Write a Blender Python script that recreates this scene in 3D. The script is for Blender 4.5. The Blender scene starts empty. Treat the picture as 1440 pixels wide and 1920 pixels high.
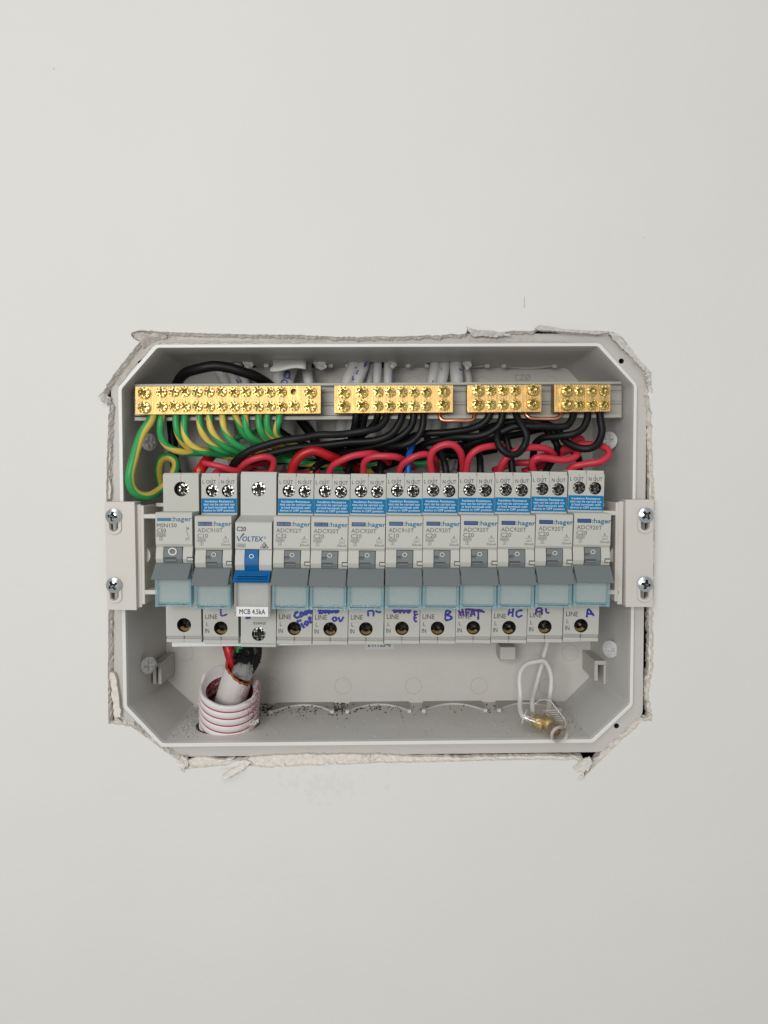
import bpy, math, random
from mathutils import Vector, Matrix, noise
from mathutils.geometry import delaunay_2d_cdt
random.seed(7)
scene = bpy.context.scene
col = scene.collection
S = 0.001                      # the script is written in millimetres

# ------------------------------------------------------------ camera
F = 1460.0                     # focal length in photo pixels (photo 1440 x 1920)
PITCH = math.atan((960-894)/F)
YAW = math.atan((727-720)/F)
CAM = Vector((0, -392, 0))     # wall face is the plane y = 0, room side is -y
cd = bpy.data.cameras.new('camera'); cam = bpy.data.objects.new('camera', cd); col.objects.link(cam)
cd.sensor_fit = 'VERTICAL'; cd.sensor_height = 36; cd.lens = F*36/1920
cd.clip_start = 0.02; cd.clip_end = 50
cam.location = CAM*S
cam.rotation_euler = (math.pi/2-PITCH, 0, YAW)
scene.camera = cam
CR = cam.rotation_euler.to_matrix()
def W(px, py, y):
    """photo pixel -> the point (mm) on the plane at depth y"""
    d = CR @ Vector(((px-720)/F, -(py-960)/F, -1))
    t = (y-CAM.y)/d.y
    return CAM + d*t

# ------------------------------------------------------------ light
world = bpy.data.worlds.new('World'); scene.world = world; world.use_nodes = True
bg = world.node_tree.nodes['Background']
bg.inputs[0].default_value = (0.98, 0.985, 0.985, 1); bg.inputs[1].default_value = 0.38
def area(name, loc, target, size, power, color, sy=None):
    l = bpy.data.lights.new(name, 'AREA'); l.energy = power; l.color = color
    l.shape = 'RECTANGLE'; l.size = size; l.size_y = sy or size
    o = bpy.data.objects.new(name, l); col.objects.link(o)
    o.location = loc
    o.rotation_euler = (Vector(target)-Vector(loc)).to_track_quat('-Z', 'Y').to_euler()
    return o
area('ceiling_lamp', (-0.40, -1.25, 1.30), (0, 0, 0.0), 1.0, 5.0, (1.0, 0.985, 0.955), 0.8)
area('front_fill_lamp', (-0.26, -1.05, 0.13), (0, 0, -0.03), 0.5, 5.9, (1.0, 0.985, 0.96), 0.34)  # added unseen lamp behind the camera for frontal light and brass highlights
scene.view_settings.view_transform = 'Standard'; scene.view_settings.look = 'None'
scene.view_settings.exposure = 0.15; scene.view_settings.gamma = 1.0
scene.view_settings.use_curve_mapping = False

# ------------------------------------------------------------ materials
def nmat(name):
    m = bpy.data.materials.new(name); m.use_nodes = True
    nt = m.node_tree; b = nt.nodes['Principled BSDF']
    return m, nt, b
def N(nt, t, **k):
    n = nt.nodes.new(t)
    for a, v in k.items():
        if a.startswith('i_'):
            key = a[2:]; n.inputs[int(key) if key.isdigit() else key.replace('_', ' ')].default_value = v
        else: setattr(n, a, v)
    return n
def coords(nt, kind='Object'):
    return nt.nodes.new('ShaderNodeTexCoord').outputs[kind]
def plastic(name, c, rough=0.45, var=0.06, nscale=60, bump=0.05, bscale=900, spec=0.5, metal=0.0, speck=0.0):
    m, nt, b = nmat(name); L = nt.links
    co = coords(nt)
    nz = N(nt, 'ShaderNodeTexNoise', i_Scale=nscale, i_Detail=5.0, i_Roughness=0.65); L.new(co, nz.inputs['Vector'])
    mx = N(nt, 'ShaderNodeMix', data_type='RGBA')
    mx.inputs[6].default_value = tuple(v*(1-var) for v in c)+(1,); mx.inputs[7].default_value = tuple(min(1, v*(1+var)) for v in c)+(1,)
    L.new(nz.outputs[0], mx.inputs[0]); out = mx.outputs[2]
    if speck:
        n3 = N(nt, 'ShaderNodeTexNoise', i_Scale=1500.0, i_Detail=2.0); L.new(co, n3.inputs['Vector'])
        n4 = N(nt, 'ShaderNodeTexNoise', i_Scale=35.0, i_Detail=2.0); L.new(co, n4.inputs['Vector'])
        ad = N(nt, 'ShaderNodeMath', operation='MULTIPLY'); L.new(n3.outputs[0], ad.inputs[0]); L.new(n4.outputs[0], ad.inputs[1])
        rp = N(nt, 'ShaderNodeMapRange', i_1=0.40, i_2=0.46, i_3=0.0, i_4=speck); L.new(ad.outputs[0], rp.inputs[0])
        m2 = N(nt, 'ShaderNodeMix', data_type='RGBA'); L.new(rp.outputs[0], m2.inputs[0]); L.new(out, m2.inputs[6])
        m2.inputs[7].default_value = (0.16, 0.12, 0.09, 1); out = m2.outputs[2]
    L.new(out, b.inputs['Base Color'])
    b.inputs['Roughness'].default_value = rough; b.inputs['Metallic'].default_value = metal
    b.inputs['Specular IOR Level'].default_value = spec
    if bump:
        n2 = N(nt, 'ShaderNodeTexNoise', i_Scale=bscale, i_Detail=3.0); L.new(co, n2.inputs['Vector'])
        bp = N(nt, 'ShaderNodeBump', i_Strength=bump, i_Distance=0.0004); L.new(n2.outputs[0], bp.inputs['Height']); L.new(bp.outputs[0], b.inputs['Normal'])
    return m
def scal(c, k): return tuple(v*k for v in c)
M = {}
M['housing'] = plastic('housing_plastic', (0.465, 0.465, 0.425), 0.5, 0.035, 40, 0.10, 1400, 0.2)
M['housing_white'] = plastic('cool_housing_plastic', (0.475, 0.48, 0.455), 0.45, 0.03, 40, 0.08, 1400, 0.2)
M['strip'] = plastic('strip_plastic', (0.34, 0.335, 0.305), 0.5)
M['lever'] = plastic('grey_lever_plastic', (0.155, 0.175, 0.18), 0.55, 0.05, 60, 0.10, 1500, 0.25)
M['blue_lever'] = plastic('blue_lever_plastic', (0.000, 0.105, 0.31), 0.45, 0.05, 60, 0.05, 900, 0.2)
M['blue_button'] = plastic('blue_button_plastic', (0.018, 0.07, 0.21), 0.35, 0.25, 700)
M['gap'] = plastic('dark_gap', (0.012, 0.011, 0.012), 0.8, 0.1)
M['recess'] = plastic('grey_recess_shade', (0.06, 0.062, 0.062), 0.7, 0.1)
M['hole'] = plastic('terminal_hole_plastic', (0.025, 0.023, 0.02), 0.5, 0.1)
M['card'] = plastic('label_card', (0.50, 0.50, 0.46), 0.6, 0.04)
M['sticker'] = plastic('blue_sticker', (0.000, 0.165, 0.37), 0.6, 0.06, 60, 0.05, 900, 0.12)
M['ink'] = plastic('grey_print', (0.06, 0.06, 0.055), 0.6, 0.15)
M['faint_ink'] = plastic('faint_grey_print', (0.12, 0.118, 0.11), 0.6, 0.15)
M['black_ink'] = plastic('black_print', (0.03, 0.03, 0.035), 0.6, 0.1)
M['logo_blue'] = plastic('teal_print', (0.002, 0.12, 0.23), 0.5, 0.1)
M['logo_navy'] = plastic('navy_print', (0.004, 0.05, 0.17), 0.5, 0.1)
M['white_ink'] = plastic('white_print', (0.70, 0.76, 0.80), 0.5, 0.05)
M['cream_ink'] = plastic('cream_print', (0.62, 0.61, 0.54), 0.5, 0.05)
M['marker'] = plastic('blue_marker', (0.002, 0.014, 0.26), 0.5, 0.25, 900)
M['marker_violet'] = plastic('violet_marker', (0.045, 0.010, 0.20), 0.5, 0.25, 900)
M['beige'] = plastic('bracket_plastic', (0.56, 0.53, 0.49), 0.45, 0.04, 25, 0.12, 700, 0.35)
M['rail'] = plastic('rail_plastic', (0.36, 0.35, 0.31), 0.45, 0.05, 30)
M['whiteplastic'] = plastic('white_strip_plastic', (0.66, 0.67, 0.66), 0.45, 0.03)
M['copper'] = plastic('bare_copper', (0.78, 0.34, 0.20), 0.28, 0.2, 200, 0.1, 600, 0.5, 1.0)
M['bright_copper'] = plastic('stranded_copper', (0.75, 0.33, 0.19), 0.35, 0.3, 900, 0.3, 900, 0.5, 1.0)
M['zinc'] = plastic('zinc_screw', (0.62, 0.67, 0.70), 0.25, 0.2, 400, 0.15, 800, 0.5, 1.0)
M['nickel'] = plastic('nickel_screw', (0.36, 0.35, 0.33), 0.26, 0.35, 700, 0.3, 1300, 0.5, 1.0)
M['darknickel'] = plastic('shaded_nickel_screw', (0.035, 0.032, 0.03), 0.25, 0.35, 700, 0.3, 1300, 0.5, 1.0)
M['gold'] = plastic('brass_clamp', (0.50, 0.34, 0.14), 0.3, 0.2, 500, 0.2, 900, 0.5, 0.3)
M['red'] = plastic('red_insulation', (0.50, 0.026, 0.05), 0.42, 0.10, 60, 0.06, 600, 0.4)
M['bigred'] = plastic('deep_red_insulation', (0.40, 0.006, 0.010), 0.35, 0.10, 60, 0.05, 600, 0.45)
M['black'] = plastic('black_insulation', (0.004, 0.004, 0.005), 0.45, 0.2, 60, 0.06, 600, 0.25)
M['blue'] = plastic('blue_insulation', (0.006, 0.10, 0.45), 0.4, 0.1)
M['cable'] = plastic('white_cable_sheath', (0.58, 0.58, 0.57), 0.45, 0.06, 60)
M['smallcable'] = plastic('white_thin_wire', (0.66, 0.65, 0.62), 0.45, 0.05, 60)
M['redmark'] = plastic('red_cable_line', (0.35, 0.03, 0.06), 0.5)
M['paper'] = plastic('torn_paper', (0.55, 0.535, 0.50), 0.9, 0.12, 120, 0.6, 700, 0.1)
M['painted_plug'] = plastic('painted_screw', (0.55, 0.55, 0.55), 0.6, 0.2, 500, 0.9, 900)
M['dirty_plug'] = plastic('speckled_screw', (0.38, 0.38, 0.38), 0.6, 0.7, 1100, 0.9, 900)
M['fluff'] = plastic('grey_fibre_filler', (0.22, 0.22, 0.21), 0.95, 0.5, 900, 1.0, 900, 0.05)
M['crumb'] = plastic('plaster_crumb', (0.60, 0.58, 0.54), 0.9, 0.1)
M['dirt'] = plastic('brown_dirt', (0.07, 0.05, 0.035), 0.95, 0.5)
M['ring'] = plastic('mould_mark', (0.38, 0.36, 0.335), 0.6)

# enclosure plastic with dust and splashes
M['box'] = plastic('enclosure_plastic', (0.58, 0.575, 0.55), 0.42, 0.07, 14, 0.25, 1200, 0.35)
M['boxback'] = plastic('enclosure_back_plastic', (0.60, 0.58, 0.55), 0.5, 0.10, 22, 0.5, 1600, 0.3)
M['boxfloor'] = plastic('enclosure_floor_plastic', (0.60, 0.59, 0.55), 0.55, 0.12, 30, 0.5, 900, 0.3, 0, 0.55)
M['flange'] = plastic('enclosure_flange_plastic', (0.50, 0.485, 0.455), 0.42, 0.06, 30, 0.2, 900, 0.35)
M['rim'] = plastic('enclosure_rim_plastic', (0.66, 0.65, 0.62), 0.38, 0.04, 30, 0.15, 900)
M['plaster'] = plastic('rough_plaster', (0.66, 0.625, 0.57), 0.95, 0.35, 420, 1.0, 800, 0.1, 0, 0.6)
M['smear'] = plastic('grey_plaster_smear_shade', (0.50, 0.465, 0.425), 0.9, 0.3, 160, 0.8, 600, 0.15, 0, 0.5)

def mat_wall():
    m, nt, b = nmat('painted_wall'); L = nt.links; co = coords(nt)
    n1 = N(nt, 'ShaderNodeTexNoise', i_Scale=9.0, i_Detail=5.0, i_Roughness=0.6); L.new(co, n1.inputs['Vector'])
    mx = N(nt, 'ShaderNodeMix', data_type='RGBA'); L.new(n1.outputs[0], mx.inputs[0])
    mx.inputs[6].default_value = (0.632, 0.632, 0.595, 1); mx.inputs[7].default_value = (0.668, 0.664, 0.634, 1)
    # sparse small specks
    n2 = N(nt, 'ShaderNodeTexVoronoi', i_Scale=55.0); L.new(co, n2.inputs['Vector'])
    r2 = N(nt, 'ShaderNodeMapRange', i_1=0.018, i_2=0.034, i_3=1.0, i_4=0.0); L.new(n2.outputs['Distance'], r2.inputs[0])
    wn = N(nt, 'ShaderNodeMath', operation='GREATER_THAN', i_1=0.93)
    sep = N(nt, 'ShaderNodeSeparateColor'); L.new(n2.outputs['Color'], sep.inputs[0]); L.new(sep.outputs[0], wn.inputs[0])
    ml = N(nt, 'ShaderNodeMath', operation='MULTIPLY'); L.new(r2.outputs[0], ml.inputs[0]); L.new(wn.outputs[0], ml.inputs[1])
    ml2 = N(nt, 'ShaderNodeMath', operation='MULTIPLY', i_1=0.45); L.new(ml.outputs[0], ml2.inputs[0])
    m2 = N(nt, 'ShaderNodeMix', data_type='RGBA'); L.new(ml2.outputs[0], m2.inputs[0]); L.new(mx.outputs[2], m2.inputs[6]); m2.inputs[7].default_value = (0.33, 0.30, 0.26, 1)
    L.new(m2.outputs[2], b.inputs['Base Color'])
    b.inputs['Roughness'].default_value = 0.62; b.inputs['Specular IOR Level'].default_value = 0.3
    n3 = N(nt, 'ShaderNodeTexNoise', i_Scale=260.0, i_Detail=4.0); L.new(co, n3.inputs['Vector'])
    n4 = N(nt, 'ShaderNodeTexNoise', i_Scale=22.0, i_Detail=3.0); L.new(co, n4.inputs['Vector'])
    ad = N(nt, 'ShaderNodeMath', operation='MULTIPLY_ADD', i_1=6.0); L.new(n4.outputs[0], ad.inputs[0]); L.new(n3.outputs[0], ad.inputs[2])
    bp = N(nt, 'ShaderNodeBump', i_Strength=0.2, i_Distance=0.0006); L.new(ad.outputs[0], bp.inputs['Height']); L.new(bp.outputs[0], b.inputs['Normal'])
    return m
M['wall'] = mat_wall()

def mat_brass(name, c1, c2, rough, brushed, metal=1.0):
    m, nt, b = nmat(name); L = nt.links; co = coords(nt)
    mp = N(nt, 'ShaderNodeMapping'); L.new(co, mp.inputs[0])
    mp.inputs['Scale'].default_value = (1, 1, 0.06) if brushed else (1, 1, 1)
    n1 = N(nt, 'ShaderNodeTexNoise', i_Scale=1700.0 if brushed else 900.0, i_Detail=5.0, i_Roughness=0.75); L.new(mp.outputs[0], n1.inputs['Vector'])
    n2 = N(nt, 'ShaderNodeTexNoise', i_Scale=300.0 if brushed else 45.0, i_Detail=5.0); L.new(mp.outputs[0], n2.inputs['Vector'])
    if brushed: n2.inputs['Distortion'].default_value = 0.3
    mx = N(nt, 'ShaderNodeMix', data_type='RGBA'); L.new(n2.outputs[0], mx.inputs[0])
    mx.inputs[6].default_value = c1+(1,); mx.inputs[7].default_value = c2+(1,)
    L.new(mx.outputs[2], b.inputs['Base Color']); b.inputs['Metallic'].default_value = metal
    rr = N(nt, 'ShaderNodeMapRange', i_1=0.3, i_2=0.7, i_3=rough-0.08, i_4=rough+0.1); L.new(n1.outputs[0], rr.inputs[0]); L.new(rr.outputs[0], b.inputs['Roughness'])
    bp = N(nt, 'ShaderNodeBump', i_Strength=0.55 if brushed else 0.15, i_Distance=0.0003); L.new(n1.outputs[0], bp.inputs['Height']); L.new(bp.outputs[0], b.inputs['Normal'])
    return m
M['screwdark'] = mat_brass('shaded_brass_recess', (0.46, 0.35, 0.11), (0.28, 0.19, 0.06), 0.4, False)  # darker brass colour paints the shade inside the screw recess
M['nickeldark'] = plastic('shaded_nickel_recess', (0.08, 0.08, 0.07), 0.35, 0.3, 700, 0.3, 1300, 0.5, 0.9)  # dark colour stands in for shade in the cross recess
M['brass'] = mat_brass('brushed_brass', (0.60, 0.41, 0.165), (0.28, 0.165, 0.06), 0.38, True)
M['screwbrass'] = mat_brass('yellow_brass_screw', (0.80, 0.64, 0.26), (0.58, 0.43, 0.14), 0.30, False)

def mat_earth():
    m, nt, b = nmat('green_yellow_insulation'); L = nt.links
    uv = coords(nt, 'UV'); sp = N(nt, 'ShaderNodeSeparateXYZ'); L.new(uv, sp.inputs[0])
    tw = N(nt, 'ShaderNodeMath', operation='MULTIPLY_ADD', i_1=0.034); L.new(sp.outputs[1], tw.inputs[0]); L.new(sp.outputs[0], tw.inputs[2])
    fr = N(nt, 'ShaderNodeMath', operation='FRACT'); L.new(tw.outputs[0], fr.inputs[0])
    gt = N(nt, 'ShaderNodeMapRange', i_1=0.60, i_2=0.61, i_3=0.0, i_4=1.0); L.new(fr.outputs[0], gt.inputs[0])
    lt = N(nt, 'ShaderNodeMapRange', i_1=0.985, i_2=0.995, i_3=1.0, i_4=0.0); L.new(fr.outputs[0], lt.inputs[0])
    ml = N(nt, 'ShaderNodeMath', operation='MULTIPLY'); L.new(gt.outputs[0], ml.inputs[0]); L.new(lt.outputs[0], ml.inputs[1])
    mx = N(nt, 'ShaderNodeMix', data_type='RGBA'); L.new(ml.outputs[0], mx.inputs[0])
    mx.inputs[6].default_value = (0.028, 0.30, 0.085, 1); mx.inputs[7].default_value = (0.62, 0.47, 0.085, 1)
    L.new(mx.outputs[2], b.inputs['Base Color']); b.inputs['Roughness'].default_value = 0.4
    b.inputs['Specular IOR Level'].default_value = 0.4
    return m
M['earth'] = mat_earth()

def mat_clear(name, tint, body, k_body, rough=0.08):
    m = bpy.data.materials.new(name); m.use_nodes = True; nt = m.node_tree; nt.nodes.clear(); L = nt.links
    out = N(nt, 'ShaderNodeOutputMaterial'); tr = N(nt, 'ShaderNodeBsdfTransparent'); tr.inputs[0].default_value = tint+(1,)
    df = N(nt, 'ShaderNodeBsdfDiffuse'); df.inputs[0].default_value = body+(1,)
    gl = N(nt, 'ShaderNodeBsdfGlossy', i_Roughness=rough)
    m1 = N(nt, 'ShaderNodeMixShader', i_0=k_body); L.new(tr.outputs[0], m1.inputs[1]); L.new(df.outputs[0], m1.inputs[2])
    lw = N(nt, 'ShaderNodeLayerWeight', i_Blend=0.5); pw = N(nt, 'ShaderNodeMath', operation='POWER', i_1=4.0); L.new(lw.outputs['Facing'], pw.inputs[0])
    fr = N(nt, 'ShaderNodeMath', operation='MULTIPLY_ADD', i_1=0.6, i_2=0.045); L.new(pw.outputs[0], fr.inputs[0])
    m2 = N(nt, 'ShaderNodeMixShader'); L.new(fr.outputs[0], m2.inputs[0]); L.new(m1.outputs[0], m2.inputs[1]); L.new(gl.outputs[0], m2.inputs[2])
    L.new(m2.outputs[0], out.inputs[0]); return m
M['aqua'] = mat_clear('aqua_clear_plastic', (0.94, 0.975, 0.98), (0.50, 0.60, 0.62), 0.12)
M['aqua_edge'] = mat_clear('aqua_edge_plastic', (0.76, 0.90, 0.93), (0.42, 0.62, 0.67), 0.36)
M['clear'] = mat_clear('clear_plastic', (0.93, 0.93, 0.92), (0.65, 0.65, 0.63), 0.08)
M['clear_edge'] = mat_clear('clear_edge_plastic', (0.80, 0.80, 0.79), (0.62, 0.62, 0.60), 0.35)
M['acrylic'] = mat_clear('amber_tinted_clear_plastic', (0.94, 0.925, 0.90), (0.55, 0.51, 0.47), 0.08, 0.05)
M['acrylic_edge'] = mat_clear('clear_connector_rim', (0.9, 0.88, 0.86), (0.80, 0.78, 0.75), 0.50, 0.05)

def mat_overspray(name, base, red, cx, soft, bias, inner=False):
    """white plastic with a fine red speckle that thickens towards +x"""
    m, nt, b = nmat(name); L = nt.links; co = coords(nt)
    sp = N(nt, 'ShaderNodeSeparateXYZ'); L.new(co, sp.inputs[0])
    rm = N(nt, 'ShaderNodeMapRange', i_1=cx-soft, i_2=cx+soft, i_3=0.0, i_4=1.0); L.new(sp.outputs[0], rm.inputs[0])
    nz = N(nt, 'ShaderNodeTexNoise', i_Scale=1900.0, i_Detail=2.0); L.new(co, nz.inputs['Vector'])
    n2 = N(nt, 'ShaderNodeTexNoise', i_Scale=120.0, i_Detail=3.0); L.new(co, n2.inputs['Vector'])
    a = N(nt, 'ShaderNodeMath', operation='MULTIPLY_ADD', i_1=0.55); L.new(rm.outputs[0], a.inputs[0]); L.new(nz.outputs[0], a.inputs[2])
    a2 = N(nt, 'ShaderNodeMath', operation='MULTIPLY_ADD', i_1=0.35); L.new(n2.outputs[0], a2.inputs[0]); L.new(a.outputs[0], a2.inputs[2])
    st = N(nt, 'ShaderNodeMapRange', i_1=bias, i_2=bias+0.06, i_3=0.0, i_4=1.0); L.new(a2.outputs[0], st.inputs[0])
    mx = N(nt, 'ShaderNodeMix', data_type='RGBA'); L.new(st.outputs[0], mx.inputs[0])
    mx.inputs[6].default_value = base+(1,); mx.inputs[7].default_value = red+(1,)
    L.new(mx.outputs[2], b.inputs['Base Color']); b.inputs['Roughness'].default_value = 0.55
    return m
M['conduit'] = mat_overspray('speckled_white_conduit', (0.70, 0.67, 0.665), (0.24, 0.045, 0.05), 0.013, 0.012, 1.02)
M['groove'] = plastic('red_groove', (0.38, 0.07, 0.09), 0.6, 0.2)
M['conduit_in'] = mat_overspray('red_conduit_inside', (0.50, 0.42, 0.42), (0.22, 0.008, 0.012), 0.0, 0.05, 0.80)
M['sheath'] = mat_overspray('speckled_white_sheath', (0.60, 0.56, 0.55), (0.28, 0.05, 0.045), 0.008, 0.009, 1.04)
M['orange'] = plastic('orange_sheath_edge', (0.42, 0.085, 0.02), 0.7, 0.5, 500)

M['dullbrass'] = plastic('dull_brass_barrel', (0.72, 0.52, 0.20), 0.45, 0.3, 500, 0.3, 900, 0.5, 0.7)
M['amberbrass'] = plastic('brown_brass_screw', (0.30, 0.17, 0.09), 0.45, 0.3, 500, 0.3, 900, 0.5, 0.5)
M['tower_rim'] = mat_clear('frosted_tower_rim', (0.9, 0.88, 0.86), (0.85, 0.82, 0.79), 0.65, 0.2)
# ------------------------------------------------------------ mesh helpers
RECESS_SHADE = {}
class MB:
    def __init__(s): s.v = []; s.f = []; s.uv = None; s.mi = []
    def add(s, verts, faces, mi=0):
        o = len(s.v); s.v += [Vector(v) for v in verts]; s.f += [tuple(i+o for i in f) for f in faces]; s.mi += [mi]*len(faces); return s
    def box(s, x0, x1, y0, y1, z0, z1, mi=0):
        x0, x1 = min(x0, x1), max(x0, x1); y0, y1 = min(y0, y1), max(y0, y1); z0, z1 = min(z0, z1), max(z0, z1)
        return s.add([(x0,y0,z0),(x1,y0,z0),(x1,y1,z0),(x0,y1,z0),(x0,y0,z1),(x1,y0,z1),(x1,y1,z1),(x0,y1,z1)],
              [(0,3,2,1),(4,5,6,7),(0,1,5,4),(1,2,6,5),(2,3,7,6),(3,0,4,7)], mi)
    def hexa(s, front, back, mi=0):
        """front and back: four points each, same order"""
        n = len(front)
        fs = [tuple(range(n)), tuple(range(2*n-1, n-1, -1))]
        fs += [((i+1) % n, i, i+n, (i+1) % n+n) for i in range(n)]
        return s.add(list(front)+list(back), fs, mi)
    def prism(s, prof, x0, x1, skip=(), mi=0):
        """prof: list of (y, z) going round; extruded along x"""
        n = len(prof)
        vs = [(x0, y, z) for y, z in prof]+[(x1, y, z) for y, z in prof]
        fs = [tuple(range(n)), tuple(range(2*n-1, n-1, -1))]
        for i in range(n):
            if i not in skip: fs.append(((i+1) % n, i, i+n, (i+1) % n+n))
        return s.add(vs, fs, mi)
    def ring_loft(s, rings, closed=True, cap0=False, cap1=False, mi=0):
        n = len(rings[0]); vs = [p for r in rings for p in r]; fs = []
        for k in range(len(rings)-1):
            for i in range(n if closed else n-1):
                j = (i+1) % n
                fs.append((k*n+i, k*n+j, (k+1)*n+j, (k+1)*n+i))
        if cap0: fs.append(tuple(range(n-1, -1, -1)))
        if cap1: fs.append(tuple((len(rings)-1)*n+i for i in range(n)))
        return s.add(vs, fs, mi)
    def cyl(s, c, axis, r, h, n=20, r2=None, cap0=True, cap1=True, mi=0):
        c = Vector(c); a = Vector(axis).normalized(); u = a.orthogonal().normalized(); w = a.cross(u)
        r2 = r if r2 is None else r2
        R = [[c+a*(h*k)+(u*math.cos(2*math.pi*i/n)+w*math.sin(2*math.pi*i/n))*rr for i in range(n)] for k, rr in ((0, r), (1, r2))]
        return s.ring_loft(R, True, cap0, cap1, mi)
    def lathe(s, c, axis, prof, n=24, mi=0, cap0=False, cap1=False):
        c = Vector(c); a = Vector(axis).normalized(); u = a.orthogonal().normalized(); w = a.cross(u)
        R = [[c+a*h+(u*math.cos(2*math.pi*i/n)+w*math.sin(2*math.pi*i/n))*r for i in range(n)] for r, h in prof]
        return s.ring_loft(R, True, cap0, cap1, mi)
    def plate(s, outline, holes, y, thick=0, mi=0, flip=False):
        """outline / holes: 2-D polygons (x, z); flat at depth y, with the cut walls if thick"""
        pts = []; edges = []
        for poly in [outline]+holes:
            o = len(pts); n = len(poly); pts += [Vector((p[0], p[1])) for p in poly]
            edges += [(o+i, o+(i+1) % n) for i in range(n)]
        vs, es, fs = delaunay_2d_cdt(pts, edges, [], 0, 1e-6)[:3]
        keep = []
        for f in fs:
            c = (vs[f[0]]+vs[f[1]]+vs[f[2]])/3
            if inside(c, outline) and not any(inside(c, h) for h in holes): keep.append(tuple(f))
        s.add([(v.x, y, v.y) for v in vs], keep, mi)
        if thick:
            s.add([(v.x, y+thick, v.y) for v in vs], [tuple(reversed(f)) for f in keep], mi)
            for poly in [outline]+holes:
                s.ring_loft([[(p[0], y, p[1]) for p in poly], [(p[0], y+thick, p[1]) for p in poly]], True, mi=mi)
        return s
    def ribbon(s, pts, w, normal=(0, -1, 0), mi=0, lift=0.0):
        pts = [Vector(p) for p in pts]; nrm = Vector(normal); vs = []
        for i, p in enumerate(pts):
            d = (pts[min(i+1, len(pts)-1)]-pts[max(i-1, 0)]).normalized(); sd = d.cross(nrm).normalized()
            ww = w*(0.5+0.12*math.sin(i*2.1+p.x))
            vs += [p+sd*ww+nrm*lift, p-sd*ww+nrm*lift]
        return s.add(vs, [(2*i, 2*i+1, 2*i+3, 2*i+2) for i in range(len(pts)-1)], mi)
def inside(p, poly):
    x, y = p[0], p[1]; r = False; n = len(poly); j = n-1
    for i in range(n):
        xi, yi = poly[i][0], poly[i][1]; xj, yj = poly[j][0], poly[j][1]
        if (yi > y) != (yj > y) and x < (xj-xi)*(y-yi)/(yj-yi)+xi: r = not r
        j = i
    return r
def circle2(cx, cz, r, n=20): return [(cx+r*math.cos(2*math.pi*i/n), cz+r*math.sin(2*math.pi*i/n)) for i in range(n)]

def build(name, mb, mats, parent=None, local=False, smooth=False, bevel=0.0, origin=None, seg=2):
    """link a mesh; coordinates are world millimetres unless local"""
    me = bpy.data.meshes.new(name)
    if parent is not None and not local: inv = parent.matrix_basis.inverted()
    elif parent is None: inv = Matrix.Translation(-Vector(origin or mb.v[0])*S)
    else: inv = Matrix.Identity(4)
    me.from_pydata([tuple(inv @ (v*S)) for v in mb.v], [], mb.f)
    if not isinstance(mats, (list, tuple)): mats = [mats]
    for m in mats: me.materials.append(M[m])
    if len(mats) > 1: me.polygons.foreach_set('material_index', mb.mi)
    if mb.uv:
        uvl = me.uv_layers.new(name='UVMap'); k = 0
        for fi in range(len(mb.f)):
            for u in mb.uv[fi]: uvl.data[k].uv = u; k += 1
    if smooth: me.polygons.foreach_set('use_smooth', [True]*len(me.polygons))
    me.validate(); me.update()
    o = bpy.data.objects.new(name, me); col.objects.link(o)
    if parent is not None: o.parent = parent
    else: o.location = Vector(origin or mb.v[0])*S
    if bevel:
        b = o.modifiers.new('bevel', 'BEVEL'); b.width = bevel*S; b.segments = seg; b.limit_method = 'ANGLE'; b.angle_limit = math.radians(35)
        b.use_clamp_overlap = True
    return o
def thing(name, label, cat, loc=(0, 0, 0), group=None, roty=0.0):
    o = bpy.data.objects.new(name, None); col.objects.link(o); o.empty_display_size = 0.01
    o.location = Vector(loc)*S; o.rotation_euler = (0, roty, 0)
    o['label'] = label; o['category'] = cat
    if group: o['group'] = group
    return o
def tag(o, label, cat, group=None):
    o['label'] = label; o['category'] = cat
    if group: o['group'] = group
    return o
def dup(o, parent, loc=None, rot=None, scale=None):
    c = o.copy(); col.objects.link(c); c.parent = parent
    if loc is not None: c.location = Vector(loc)*S
    if rot is not None: c.rotation_euler = rot
    if scale is not None: c.scale = scale
    return c

# text
_tc = {}
def text2d(s, bold=0.0):
    k = (s, bold)
    if k in _tc: return _tc[k]
    c = bpy.data.curves.new('t', 'FONT'); c.body = s; c.size = 1; c.resolution_u = 2; c.offset = bold
    o = bpy.data.objects.new('t', c); me = bpy.data.meshes.new_from_object(o)
    v = [(p.co.x, p.co.y) for p in me.vertices]; f = [tuple(p.vertices) for p in me.polygons]
    bpy.data.objects.remove(o); bpy.data.curves.remove(c); bpy.data.meshes.remove(me)
    _tc[k] = (v, f); return _tc[k]
CAPH = max(p[1] for p in text2d('H')[0])
def put_text(mb, s, x, z, cap, y, width=None, bold=0.010, slant=0.0, align='C', mi=0, rot=0.0):
    """x, z = centre (or left) and middle of the capitals, cap = capital height, all mm"""
    v, f = text2d(s); x0 = min(p[0] for p in v); x1 = max(p[0] for p in v)
    ky = cap/CAPH; kx = (width/(x1-x0)) if width else ky*0.92
    w = (x1-x0)*kx; ox = -w/2 if align == 'C' else 0
    ca, sa = math.cos(rot), math.sin(rot); out = []
    for px, py in v:
        a = (px-x0)*kx+ox+slant*py*ky; b = py*ky-cap/2
        out.append((x+a*ca-b*sa, y, z+a*sa+b*ca))
    mb.add(out, f, mi)
    if bold:
        for q, (dx, dz) in enumerate(((1, 0.4), (-1, -0.4), (0.4, -1), (-0.4, 1))): mb.add([(p[0]+dx*bold*ky*0.8, y-0.004*(q+1), p[2]+dz*bold*ky*0.8) for p in out], f, mi)
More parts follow.
